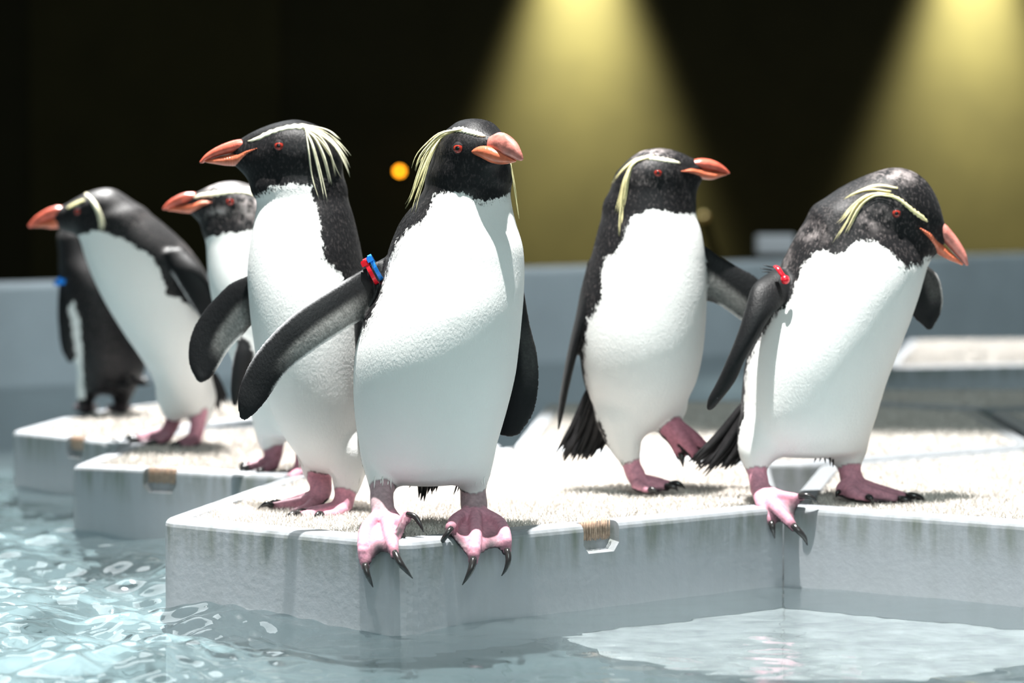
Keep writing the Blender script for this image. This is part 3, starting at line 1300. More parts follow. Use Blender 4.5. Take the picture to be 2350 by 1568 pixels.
# white shelf added underwater at right, its white standing in for a light pool
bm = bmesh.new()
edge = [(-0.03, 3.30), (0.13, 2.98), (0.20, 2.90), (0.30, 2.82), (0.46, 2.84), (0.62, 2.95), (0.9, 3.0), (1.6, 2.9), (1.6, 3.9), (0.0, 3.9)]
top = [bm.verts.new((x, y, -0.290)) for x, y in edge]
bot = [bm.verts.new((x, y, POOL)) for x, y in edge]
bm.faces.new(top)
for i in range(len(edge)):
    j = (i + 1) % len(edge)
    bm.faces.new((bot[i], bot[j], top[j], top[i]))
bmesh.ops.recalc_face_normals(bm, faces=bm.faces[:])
me = bpy.data.meshes.new('floor_light_slab')
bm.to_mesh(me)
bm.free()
M['slab'] = simple('light_slab_paint', (0.84, 0.87, 0.87), 0.7, 0.2, (26, 0.35), (60, 0.6, 0.01))
o = link('floor_light_slab', me, M['slab'])
tag(o, 'white underwater shelf added before the right raft as a pool of light', kind='structure')


# ---- water surface
def build_water():
    ys = [1.9]
    while ys[-1] < 15.2:
        ys.append(ys[-1] + 0.0042 * (ys[-1] / 2.6) ** 2.6)
    ys = np.array(ys)
    nx = 430
    u = np.linspace(-1, 1, nx)
    Y, U = np.meshgrid(ys, u, indexing='ij')
    X = U * (0.30 * Y + 0.15)
    r = np.random.default_rng(11)
    Z = np.zeros_like(X)
    chop = 0.16 + 1.9 / (1 + np.exp((X + 0.22 + 0.4 * np.abs(Y - 2.95)) / 0.07)) + 0.25 / (1 + np.exp((Y - 2.55) / 0.05))
    chop *= np.clip((5.4 - Y) / 1.6, 0.25, 1)
    for i in range(46):
        lam = 0.028 * (1.075 ** i)
        th = r.uniform(0, 2 * math.pi)
        amp = 0.0065 * lam * r.uniform(.5, 1.3) * (1.55 if lam < 0.09 else 0.55 if lam > 0.2 else 1.0)
        kx, ky = math.cos(th) * 2 * math.pi / lam, math.sin(th) * 2 * math.pi / lam
        wx = 0.05 * np.sin(X * 9 + i) + 0.04 * np.sin(Y * 11 + 2 * i)
        Z += amp * np.sin(kx * (X + wx) + ky * (Y + wx * 0.6) + r.uniform(0, 6.28))
    for (cx, cy, lam, amp) in ((-0.40, 2.93, 0.022, 0.0006), (-0.22, 2.72, 0.03, 0.0008), (-0.62, 2.75, 0.035, 0.0007)):
        d = np.hypot(X - cx, Y - cy)
        Z += amp * np.sin(d * 2 * math.pi / lam) * np.exp(-d / 0.12)
    Z = WATER + Z * chop * 1.0
    V = np.stack([X, Y, Z], -1).reshape(-1, 3)
    ny = len(ys)
    idx = np.arange(ny * nx).reshape(ny, nx)
    Q = np.stack([idx[:-1, :-1], idx[:-1, 1:], idx[1:, 1:], idx[1:, :-1]], -1).reshape(-1, 4)
    o = quad_mesh('water', V, Q, M['water'])
    tag(o, 'rippled clear turquoise pool water around the rafts', kind='structure')
    return len(Q)


build_water()

# white block on the pool wall, far right
c = pt(1780, 560, 11.55)
o = box('white_block', (c[0] - 0.085, c[1] - 0.05, 0.30), (c[0] + 0.085, c[1] + 0.1, 0.392), M['white_block'], None, 0.012)
tag(o, 'small white block on top of the pool wall behind the right penguins', 'block')


# small orange pilot lamp far back in the dark
def lamp_mat(name, color, strength):
    m = bpy.data.materials.new(name)
    m.use_nodes = True
    nt = m.node_tree
    b = nt.nodes['Principled BSDF']
    b.inputs['Base Color'].default_value = (0.02, 0.01, 0.004, 1)
    b.inputs['Emission Color'].default_value = (*color, 1)
    b.inputs['Emission Strength'].default_value = strength
    return m


def pilot(px, py, color, strength, r, label, D=15.9):
    c = pt(px, py, D)
    root = empty('pilot_lamp', c)
    tag(root, label, 'lamp')
    V, F = sphere_mesh(c, r, (0, -1, 0), 1, 16, 10)
    mesh_obj('lens', V, F, lamp_mat('pilot_glow', color, strength), root)
    V, F = tube_mesh([c + np.array([0, r * .6, 0]), c + np.array([0, r * 2, 0]), c + np.array([0, 0.1, 0])], [r * 1.3, r * 1.3, r * 1.3], 14)
    mesh_obj('housing', V, F, M['dark_wall'], root)


pilot(917, 393, (1.0, 0.34, 0.01), 9.0, 0.022, 'small glowing orange lamp on the dark wall between the two front penguins')
pilot(1616, 498, (1.0, 0.62, 0.16), 0.12, 0.024, 'dim yellow glow on the dark wall beside the neck of the right-looking penguin')  # glowing ball standing in for a dim yellow reflection


# ------------------------------------------------------------------ penguins
def low(px, py, r):
    """depth at which a limb of radius r px, seen at (px, py), rests on the raft top"""
    d = 3.3
    for _ in range(6):
        d = ground(px, py, r * d / FPX)[1]
    return d


def G_(x, y, r, lift=0.0):
    return (x, y, low(x, y, r + lift), r)


def base_of(x, y):
    return ground(x, y, 0.0)


# ======== the central penguin, facing the camera, head turned to its left
def penguin_center():
    D = 3.12
    root = empty('rockhopper_penguin', base_of(985, 1200))
    tag(root, 'largest penguin at the raft corner facing the camera, red and blue ties on raised flipper', 'penguin', 'rockhopper penguins on the rafts')
    E = Elements()
    add_loft(E, D, [(846, 1082, 1116, 1082, 0, .062), (832, 1050, 1130, 1050, 0, .075), (815, 960, 1158, 960, 0, .092), (811, 870, 1181, 870, -.004, .10),
                    (817, 800, 1191, 800, -.006, .102), (838, 730, 1198, 730, -.006, .10), (866, 680, 1202, 680, -.004, .095), (882, 620, 1204, 620, 0, .088),
                    (895, 566, 1200, 566, 0, .08), (919, 512, 1184, 512, .004, .068), (956, 465, 1174, 465, .006, .058), (976, 430, 1172, 430, .006, .052), (981, 402, 1171, 402, .004, .052)],
             150, c=.018)
    # head: round skull and a face pushed toward the bill
    add_loft(E, D, [(983, 410, 1171, 410, .002, .05), (990, 375, 1172, 375, 0, .05), (996, 345, 1170, 345, -.002, .05), (1010, 315, 1160, 318, 0, .046), (1036, 294, 1142, 296, 0, .036)], 50, c=.012, k=.012)
    add_tube(E, D, [(1090, 345, -.02, 60), (1112, 342, -.034, 40), (1126, 338, -.044, 28)], 12, k=.012)
    add_tube(E, D, [(1070, 385, -.02, 50), (1103, 372, -.034, 30), (1120, 364, -.044, 18)], 10, k=.012)
    # thighs and legs
    add_tube(E, D, [(893, 1045, -.01, 58), (882, 1080, -.02, 42), (878, 1102, -.03, 34)], 12, k=.012)
    add_tube(E, D, [(1070, 1045, 0, 58), (1082, 1080, 0, 42), (1086, 1100, .003, 33)], 12, k=.012)
    add_tube(E, D, [(878, 1112, 3.085, 27), (876, 1140, 3.075, 27), (878, 1165, 3.062, 27), (884, 1182, 3.055, 24)], 16, region=1, k=.006, col=(0.42, 0.30, 0.32))  # shadow of the belly painted into this greyer pink
    add_tube(E, D, [(1085, 1108, 3.127, 29), (1086, 1135, 3.13, 30), (1088, 1160, 3.125, 31), (1090, 1180, 3.112, 27)], 16, region=1, k=.006, col=(0.42, 0.30, 0.32))  # same belly shade in the leg colour
    add_foot(E, D, [[(870, 1180, 3.052, 16), (841, 1212, 3.03, 15), (833, 1250, 2.992, 14), (834, 1283, 2.986, 12), (839, 1302, 2.984, 10)],
                    [(884, 1182, 3.052, 15), (892, 1220, 3.012, 14), (901, 1250, 2.968, 14), (906, 1275, 2.955, 11)],
                    [(898, 1182, 3.055, 15), (915, 1200, 3.03, 15), (930, 1192, 3.028, 13), (936, 1182, 3.028, 10)]], web_in=(0.75, 0.2))
    add_foot(E, D, [[(1072, 1178, 3.108, 16), (1046, 1195, 3.07, 16), (1034, 1211, 3.02, 13)],
                    [(1090, 1182, 3.10, 17), (1091, 1222, 3.043, 16), (1089, 1262, 3.010, 15), (1086, 1288, 3.006, 12)],
                    [(1108, 1180, 3.108, 17), (1146, 1203, 3.085, 17), (1160, 1235, 3.045, 15), (1162, 1264, 3.042, 12)]], web_in=(0.25, 0.75))
    # flippers
    add_loft(E, D, [(886, 590, 892, 672, .004, .010), (860, 602, 868, 705, -.006, .010), (826, 621, 842, 728, -.02, .0085), (759, 661, 795, 757, -.04, .007), (685, 710, 737, 795, -.055, .006), (627, 762, 674, 842, -.062, .0055),
                    (584, 814, 641, 878, -.066, .005), (557, 866, 615, 916, -.068, .0042), (546, 908, 592, 944, -.07, .0035), (550, 944, 572, 960, -.07, .0025)],
             70, region=2, c=.007, k=.006, normal=(0.1, 1, -0.15))
    add_loft(E, D, [(1150, 640, 1200, 650, .045, .012), (1150, 740, 1216, 742, .06, .009), (1152, 820, 1234, 815, .066, .007), (1142, 890, 1237, 885, .07, .006), (1130, 950, 1225, 948, .072, .005), (1136, 988, 1196, 992, .072, .003)],
             44, region=3, c=.007, k=.006, normal=(-.25, 1, 0))
    white = [(1001, 444), (1028, 440), (1061, 445), (1092, 457), (1122, 459), (1148, 453), (1170, 445), (1200, 440), (1260, 560), (1260, 800), (1220, 1000), (1150, 1180), (820, 1180), (780, 1000), (770, 850),
             (815, 775), (835, 757), (848, 727), (864, 705), (878, 656), (889, 620), (898, 589), (908, 566), (918, 543), (939, 525), (964, 510), (977, 495), (990, 469)]
    bp = pt(1196, 357, D - .085)
    bvh = finish_penguin(root, E, D, .0019, white, (0.1, -1, 0), {2: dict(patch=1.0, edge=.95, lead=.5), 3: dict(patch=.15, s0=.2)}, bp, pt(0, 430, D)[2], blades=26000,
                         fleck_fn=lambda x, y, V, N: 0.04 + 0 * x)
    beak_part('upper_beak', root, D, [(1128, 312, 1120, 346, -.052, .010), (1148, 303, 1138, 350, -.062, .013), (1168, 310, 1157, 358, -.072, .013), (1184, 325, 1176, 365, -.079, .011), (1193, 343, 1186, 368, -.084, .007), (1197, 357, 1192, 369, -.086, .004)], M['beak_pink'], c=.004)
    beak_part('lower_beak', root, D, [(1083, 345, 1083, 352, -.050, .004), (1102, 335, 1104, 362, -.058, .008), (1125, 336, 1128, 374, -.062, .011), (1148, 346, 1150, 378, -.066, .011), (1166, 358, 1168, 376, -.074, .008), (1178, 366, 1178, 373, -.079, .005)], M['beak_low'], c=.004)
    brow(root, bvh, D - .03, [(1114, 314, 2), (1100, 309, 7), (1079, 303, 8), (1058, 298, 8), (1040, 299, 6)], M['crest_pale'])
    crest(root, bvh, D - .02, [[(1062, 297), (1020, 308), (985, 345), (962, 400), (945, 455), (922, 492)], [(1055, 298), (1015, 315), (988, 360), (972, 410), (956, 460), (946, 504)],
                               [(1058, 297), (1012, 306), (978, 335), (958, 362), (946, 402)], [(1050, 299), (1010, 318), (990, 350), (972, 390), (950, 445), (931, 478)],
                               [(1045, 300), (1005, 316), (975, 350), (955, 378)]], M['crest'], 1, per=5, spread=5, width=3.0)
    crest(root, bvh, D - .0, [[(1171, 372), (1175, 400), (1181, 440), (1192, 513)], [(1172, 378), (1179, 420), (1187, 470)]], M['crest'], 2, per=3, spread=2, width=3.0)
    eye(root, bvh, D - .03, 1051, 341, 14)
    tail(root, D, [(945, 1080), (1000, 1080)], [(945, 1122), (958, 1138), (968, 1146), (980, 1140), (992, 1122)], 9, .07, seed=3)
    fr = []
    r = random.Random(5)
    for (x0, x1, y0, d, n) in ((852, 906, 1106, -.051, 26), (1062, 1112, 1102, -.018, 24)):
        for i in range(n):
            x = x0 + (x1 - x0) * i / (n - 1)
            dd = D + d + r.uniform(-.004, .02)
            fr.append((spline([pt(x, y0 - 12, dd + .004), pt(x + r.uniform(-2, 2), y0 + 4, dd), pt(x + r.uniform(-5, 5), y0 + r.uniform(8, 20), dd + .003)], 5), 0.0013))
    feathers('leg_fringe', root, fr, M['white_feather'])
    fr = []
    for (x, y) in ((900, 1112), (907, 1118), (915, 1108), (1052, 1118), (1044, 1124), (1030, 1096)):
        fr.append((spline([pt(x + 6, y - 16, D), pt(x + 2, y - 2, D), pt(x - 3, y + 12, D)], 5), 0.0016))
    feathers('dark_fringe', root, fr, M['tail'])
    for p in ([(837, 1294, 2.976, 8), (842, 1315, 2.970, 7), (849, 1332, 2.972, 5), (856, 1348, 2.978, 1)], [(905, 1266, 2.945, 8), (918, 1292, 2.935, 8), (934, 1312, 2.938, 5), (947, 1328, 2.944, 1)],
              [(934, 1180, 3.018, 7), (952, 1186, 3.012, 7), (964, 1202, 3.008, 5), (972, 1222, 3.005, 1)],
              [(1036, 1212, 3.010, 8), (1026, 1226, 3.004, 7), (1013, 1246, 3.008, 5), (1004, 1271, 3.006, 1)], [(1087, 1280, 2.996, 9), (1082, 1304, 2.988, 8), (1072, 1325, 2.988, 5), (1061, 1343, 2.994, 1)],
              [(1163, 1260, 3.032, 8), (1167, 1282, 3.026, 7), (1162, 1304, 3.026, 5), (1151, 1322, 3.032, 1)]):
        claw(root, D, p)
    band(root, D, 851, 623, D - .016, (24, 47), (30, .012), 4.5, M['band_red'], (836, 606, D - .026), 'red cable tie on the flipper')
    band(root, D, 862, 614, D - .014, (26, 50), (30, .0125), 4.5, M['band_blue'], (849, 596, D - .026), 'blue cable tie on the flipper')


# ======== tall penguin left of centre, in profile looking left
def penguin_profile():
    D = 3.36
    root = empty('rockhopper_penguin', base_of(725, 1183))
    tag(root, 'tall penguin in profile with long swept pale crest, looking left beside the centre one', 'penguin', 'rockhopper penguins on the rafts')
    E = Elements()
    add_loft(E, D, [(694, 1048, 832, 1068, 0, .055), (668, 1020, 838, 1040, 0, .066), (640, 975, 842, 985, 0, .078), (612, 910, 846, 915, 0, .086), (591, 830, 848, 830, 0, .09), (578, 750, 846, 750, 0, .09),
                    (571, 680, 841, 680, 0, .087), (568, 620, 836, 620, 0, .08), (574, 560, 826, 560, 0, .072), (585, 500, 812, 500, 0, .06), (590, 462, 800, 462, 0, .05), (584, 435, 792, 430, 0, .046)],
             150, c=.016)
    add_loft(E, D, [(582, 432, 786, 428, 0, .043), (592, 405, 775, 400, 0, .043), (612, 375, 760, 372, 0, .043)], 12, c=.014, k=.016)
    add_loft(E, D, [(762, 318, 770, 400, 0, .034), (735, 292, 745, 410, 0, .042), (705, 279, 712, 410, 0, .047), (675, 274, 680, 412, 0, .048), (640, 280, 636, 415, 0, .046), (606, 291, 598, 416, 0, .033), (578, 304, 568, 404, 0, .020), (556, 318, 545, 386, 0, .012)],
             34, c=.010, k=.018)
    add_tube(E, D, [(800, 1040, -.03, 52), (800, 1085, -.035, 38), (797, 1106, -.035, 33)], 12, k=.012)
    add_tube(E, D, [(735, 1030, .02, 50), (728, 1060, .025, 40), (728, 1078, .025, 34)], 12, k=.012)
    add_tube(E, D, [(796, 1100, D - .035, 27), (792, 1135, D - .04, 24), (786, 1158, D - .045, 24), (776, 1172, D - .05, 20)], 14, region=1, k=.006, col=PINK)
    add_tube(E, D, [(727, 1072, D + .02, 28), (735, 1105, D + .015, 26), (735, 1130, D + .005, 25), (722, 1148, D, 20)], 14, region=1, k=.006, col=PINK)
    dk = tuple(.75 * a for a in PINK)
    add_foot(E, D, [[(790, 1164, 3.318, 15), (755, 1166, 3.315, 12), (718, 1172, 3.312, 10), (697, 1176, 3.31, 8)], [(782, 1168, 3.305, 15), (745, 1174, 3.30, 13), (705, 1181, 3.29, 11), (684, 1184, 3.285, 9)],
                    [(786, 1172, 3.295, 14), (768, 1180, 3.285, 12), (745, 1183, 3.28, 10), (736, 1185, 3.278, 9)]], web_in=(.6, .6))
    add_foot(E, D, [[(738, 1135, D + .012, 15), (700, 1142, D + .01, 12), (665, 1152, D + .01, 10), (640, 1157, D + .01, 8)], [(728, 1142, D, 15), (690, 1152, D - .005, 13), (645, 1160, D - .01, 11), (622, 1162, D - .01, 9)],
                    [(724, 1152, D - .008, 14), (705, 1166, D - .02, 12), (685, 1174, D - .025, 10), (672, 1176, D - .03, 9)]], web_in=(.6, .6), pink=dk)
    add_loft(E, D, [(590, 622, 596, 735, .045, .010), (569, 632, 575, 749, .046, .009), (529, 650, 556, 772, .05, .008), (492, 685, 536, 792, .052, .007), (457, 728, 518, 815, .052, .006), (435, 780, 500, 846, .05, .005), (434, 828, 482, 870, .048, .004), (450, 858, 470, 875, .046, .003)],
             52, region=2, c=.007, k=.006, normal=(0, 1, 0))
    # near flipper hanging along the back, mostly behind the neighbour's raised flipper
    add_loft(E, D, [(815, 640, 842, 650, -.05, .02), (812, 720, 850, 722, -.066, .018), (815, 800, 850, 802, -.07, .014), (822, 880, 846, 882, -.068, .010), (830, 930, 842, 932, -.064, .006)], 30, region=3, c=.008, k=.006)
    white = [(604, 439), (617, 429), (642, 423), (681, 423), (704, 426), (714, 430), (721, 454), (734, 505), (739, 543), (739, 579), (750, 597), (762, 607), (783, 628), (788, 650), (812, 730), (830, 800), (845, 900), (870, 1140), (640, 1140), (560, 900), (520, 700), (530, 560), (560, 470), (585, 452)]
    bp = pt(462, 371, D)
    bvh = finish_penguin(root, E, D, .002, white, (-1, -.25, 0), {2: dict(patch=.9, edge=.9, s0=.02), 3: {}}, bp, pt(0, 430, D)[2], blades=18000, fleck_fn=lambda x, y, V, N: 0.05 + 0 * x, back_thr=.1)
    beak_part('upper_beak', root, D, [(553, 319, 566, 347, 0, .0125), (535, 322, 545, 350, 0, .0125), (512, 330, 522, 355, 0, .0115), (490, 341, 497, 361, 0, .0095), (473, 354, 477, 368, 0, .007), (463, 367, 465, 375, 0, .004)], M['beak'], c=.004)
    beak_part('lower_beak', root, D, [(594, 340, 594, 346, 0, .032), (570, 341, 570, 362, 0, .0215), (548, 349, 546, 380, 0, .0145), (522, 356, 520, 381, 0, .0115), (497, 363, 494, 377, 0, .009), (476, 369, 475, 374, 0, .005)], M['beak_low'], c=.004)
    brow(root, bvh, D - .04, [(570, 325, 2), (590, 319, 5), (617, 306, 6), (655, 294, 6), (690, 291, 8), (712, 295, 9), (730, 303, 6)], M['crest_pale'])
    crest(root, bvh, D - .045, [[(690, 291), (730, 298), (765, 318), (790, 343), (811, 370)], [(695, 292), (735, 303), (765, 325), (788, 355), (806, 395)], [(700, 294), (735, 310), (765, 335), (788, 375), (804, 416)],
                                [(690, 290), (725, 292), (757, 302), (785, 326)], [(700, 297), (730, 318), (755, 350), (775, 395), (790, 422)], [(700, 298), (722, 318), (742, 360), (755, 410), (765, 451)],
                                [(702, 300), (716, 330), (730, 380), (742, 430), (751, 473)], [(702, 300), (708, 340), (716, 400), (728, 440), (738, 467)], [(698, 294), (735, 315), (760, 355), (776, 420)]],
          M['crest_pale'], 4, per=3, spread=4, width=3.2)
    eye(root, bvh, D - .04, 640, 335, 13)
    for p in ([(700, 1175, 3.305, 8), (690, 1174, 3.298, 7), (676, 1180, 3.292, 5), (664, 1188, 3.29, 1)], [(688, 1183, 3.278, 9), (675, 1180, 3.27, 8), (662, 1184, 3.266, 5), (651, 1193, 3.264, 1)], [(740, 1182, 3.27, 8), (731, 1180, 3.262, 7), (725, 1188, 3.258, 5), (724, 1200, 3.258, 1)],
              [(644, 1156, D + .005, 8), (632, 1152, D, 7), (618, 1156, D, 4), (608, 1165, D, 1)], [(626, 1161, D - .016, 8), (612, 1157, D - .02, 7), (602, 1161, D - .02, 4), (592, 1168, D - .02, 1)]):
        claw(root, D, p)
    r = random.Random(8)
    fr = []
    for i in range(26):
        x = 770 + 60 * i / 25
        dd = D - .053 + r.uniform(0, .01)
        fr.append((spline([pt(x, 1085, dd + .004), pt(x - 2, 1102, dd), pt(x + r.uniform(-6, 4), 1110 + r.uniform(0, 14), dd + .004)], 5), .0014))
    for i in range(22):
        x = 690 + 66 * i / 21
        dd = D + .004 + r.uniform(-.002, .012)
        fr.append((spline([pt(x - 12, 1035, dd), pt(x - 4, 1058, dd), pt(x + r.uniform(-3, 6), 1074 + r.uniform(0, 12), dd + .004)], 5), .0014))
    feathers('leg_fringe', root, fr, M['white_feather'])


# ======== penguin looking right, one foot raised
def penguin_walking():
    D = 3.57
    root = empty('rockhopper_penguin', base_of(1480, 1128))
    tag(root, 'upright penguin looking right in profile with one pink foot lifted, between centre and stooping ones', 'penguin', 'rockhopper penguins on the rafts')
    E = Elements()
    add_loft(E, D, [(1400, 985, 1528, 962, 0, .045), (1378, 960, 1552, 945, 0, .056), (1361, 930, 1570, 925, 0, .066), (1341, 880, 1596, 880, 0, .08), (1331, 820, 1611, 820, 0, .088), (1328, 760, 1618, 760, 0, .09), (1331, 690, 1622, 690, 0, .087), (1342, 640, 1621, 640, 0, .082),
                    (1357, 588, 1617, 580, 0, .074), (1370, 537, 1609, 530, 0, .064), (1381, 497, 1596, 492, 0, .053), (1392, 466, 1590, 466, 0, .046)], 150, c=.016)
    add_loft(E, D, [(1390, 470, 1590, 470, 0, .045), (1405, 435, 1585, 440, 0, .044), (1420, 410, 1570, 415, 0, .042)], 12, c=.014, k=.016)
    add_loft(E, D, [(1436, 385, 1425, 440, 0, .032), (1450, 362, 1445, 450, 0, .04), (1475, 346, 1472, 458, 0, .045), (1508, 340, 1510, 460, 0, .046), (1538, 343, 1543, 460, 0, .042), (1563, 351, 1574, 448, 0, .028), (1584, 362, 1598, 428, 0, .017), (1592, 368, 1608, 412, 0, .011)], 70, c=.010, k=.018)
    add_tube(E, D, [(1425, 955, -.02, 58), (1430, 1000, -.02, 44), (1440, 1036, -.02, 30)], 14, k=.014)
    add_tube(E, D, [(1535, 935, .01, 40), (1532, 960, 0, 30)], 8, k=.014)
    add_tube(E, D, [(1438, 1030, D - .02, 25), (1448, 1065, D - .02, 21), (1460, 1092, D - .025, 22), (1468, 1108, D - .03, 18)], 14, region=1, k=.006, col=PINK)
    add_tube(E, D, [(1530, 962, D, 26), (1540, 985, D - .01, 28)], 8, region=1, k=.006, col=tuple(.8 * a for a in PINK))
    add_foot(E, D, [[(1468, 1100, D - .012, 15), (1505, 1106, D - .012, 12), (1540, 1113, D - .012, 9)], [(1466, 1108, D - .03, 16), (1500, 1113, D - .033, 13), (1530, 1118, D - .035, 10)], [(1462, 1114, D - .045, 14), (1478, 1122, D - .055, 11), (1492, 1126, D - .06, 9)]], web_in=(.5, .5))
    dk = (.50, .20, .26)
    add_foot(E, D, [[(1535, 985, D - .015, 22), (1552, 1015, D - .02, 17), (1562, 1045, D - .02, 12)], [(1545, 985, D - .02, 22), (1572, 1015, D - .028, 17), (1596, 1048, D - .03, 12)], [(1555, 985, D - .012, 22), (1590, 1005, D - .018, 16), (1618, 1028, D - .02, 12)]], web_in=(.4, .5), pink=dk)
    add_loft(E, D, [(1598, 556, 1602, 690, .02, .011), (1622, 568, 1624, 692, .02, .010), (1650, 587, 1648, 700, .02, .008), (1689, 609, 1676, 718, .02, .007), (1738, 638, 1714, 746, .02, .006), (1766, 680, 1744, 762, .02, .005), (1778, 730, 1762, 770, .02, .003)], 40, region=2, c=.008, k=.006, normal=(0, 1, -.1))
    add_loft(E, D, [(1352, 600, 1385, 625, .0, .018), (1336, 665, 1366, 682, -.004, .03), (1319, 735, 1347, 742, -.006, .035), (1303, 805, 1326, 808, -.004, .033), (1289, 880, 1308, 882, 0, .028), (1280, 945, 1294, 946, .004, .018), (1280, 980, 1285, 981, .006, .008)], 50, region=3, c=.008, k=.006)
    white = [(1592, 492), (1567, 496), (1546, 488), (1508, 481), (1470, 488), (1449, 499), (1439, 519), (1429, 550), (1416, 575), (1393, 590), (1383, 603), (1383, 626), (1382, 657), (1378, 690), (1367, 703), (1351, 730), (1344, 770), (1338, 828), (1342, 870), (1352, 910), (1372, 960), (1394, 1007), (1400, 1060), (1560, 1060), (1660, 800), (1670, 560), (1620, 470)]
    bp = pt(1669, 394, D)

    def fl(x, y, V, N):
        return 0.08 + 1.0 * np.exp(-((x - 1490) / 45) ** 2 - ((y - 352) / 16) ** 2) + 0.25 * np.exp(-((x - 1470) / 40) ** 2 - ((y - 410) / 25) ** 2)  # pale crown: flecks together with painted highlights
    bvh = finish_penguin(root, E, D, .0021, white, (1, -.5, 0), {2: dict(patch=.8, edge=.95, s0=-.1), 3: {}}, bp, pt(0, 480, D)[2], blades=16000, fleck_fn=fl, back_thr=.1)
    beak_part('upper_beak', root, D, [(1590, 366, 1598, 388, 0, .012), (1606, 363, 1612, 390, 0, .012), (1628, 365, 1632, 393, 0, .011), (1648, 373, 1650, 396, 0, .009), (1662, 384, 1662, 398, 0, .006), (1670, 394, 1669, 400, 0, .003)], M['beak'], c=.004)
    beak_part('lower_beak', root, D, [(1560, 392, 1560, 398, 0, .0385), (1582, 384, 1586, 404, 0, .0265), (1606, 386, 1610, 411, 0, .013), (1630, 393, 1634, 413, 0, .0105), (1650, 397, 1652, 407, 0, .007), (1663, 399, 1663, 403, 0, .004)], M['beak_low'], c=.004)
    brow(root, bvh, D - .04, [(1560, 375, 2), (1545, 371, 5), (1522, 367, 6), (1495, 363, 6), (1472, 364, 5), (1455, 370, 3)], M['crest_pale'])
    crest(root, bvh, D - .04, [[(1500, 357), (1460, 366), (1432, 388), (1412, 412), (1398, 430)], [(1490, 360), (1458, 372), (1440, 400), (1430, 450), (1425, 500), (1422, 556)], [(1488, 362), (1455, 376), (1436, 410), (1424, 455), (1411, 503)], [(1490, 362), (1456, 374), (1440, 408), (1434, 450), (1424, 495)]], M['crest'], 6, per=5, spread=4, width=3.6)
    eye(root, bvh, D - .04, 1510, 397, 11)
    for p in ([(1536, 1112, D - .016, 8), (1552, 1110, D - .02, 8), (1564, 1114, D - .022, 5), (1573, 1122, D - .022, 1)], [(1528, 1117, D - .04, 8), (1540, 1116, D - .046, 7), (1550, 1120, D - .048, 5), (1556, 1128, D - .05, 1)], [(1490, 1125, D - .066, 8), (1498, 1124, D - .07, 7), (1506, 1129, D - .072, 4), (1511, 1136, D - .072, 1)],
              [(1562, 1042, D - .026, 8), (1565, 1052, D - .03, 7), (1568, 1073, D - .028, 1)], [(1596, 1046, D - .036, 8), (1602, 1056, D - .04, 7), (1608, 1076, D - .038, 1)], [(1617, 1026, D - .026, 8), (1624, 1034, D - .03, 6), (1632, 1050, D - .028, 1)]):
        claw(root, D, p)
    tail(root, D, [(1358, 895), (1404, 980)], [(1286, 1050), (1300, 1053), (1318, 1056), (1336, 1052), (1352, 1046), (1366, 1038), (1378, 1026), (1389, 1014)], 13, .06, seed=5, sub=6)
    r = random.Random(9)
    fr = []
    for i in range(20):
        x = 1412 + 52 * i / 19
        dd = D - .040 + r.uniform(0, .01)
        fr.append((spline([pt(x - 2, 1012, dd), pt(x, 1030, dd), pt(x + r.uniform(-4, 4), 1038 + r.uniform(0, 12), dd + .004)], 5), .0014))
    feathers('leg_fringe', root, fr, M['white_feather'])


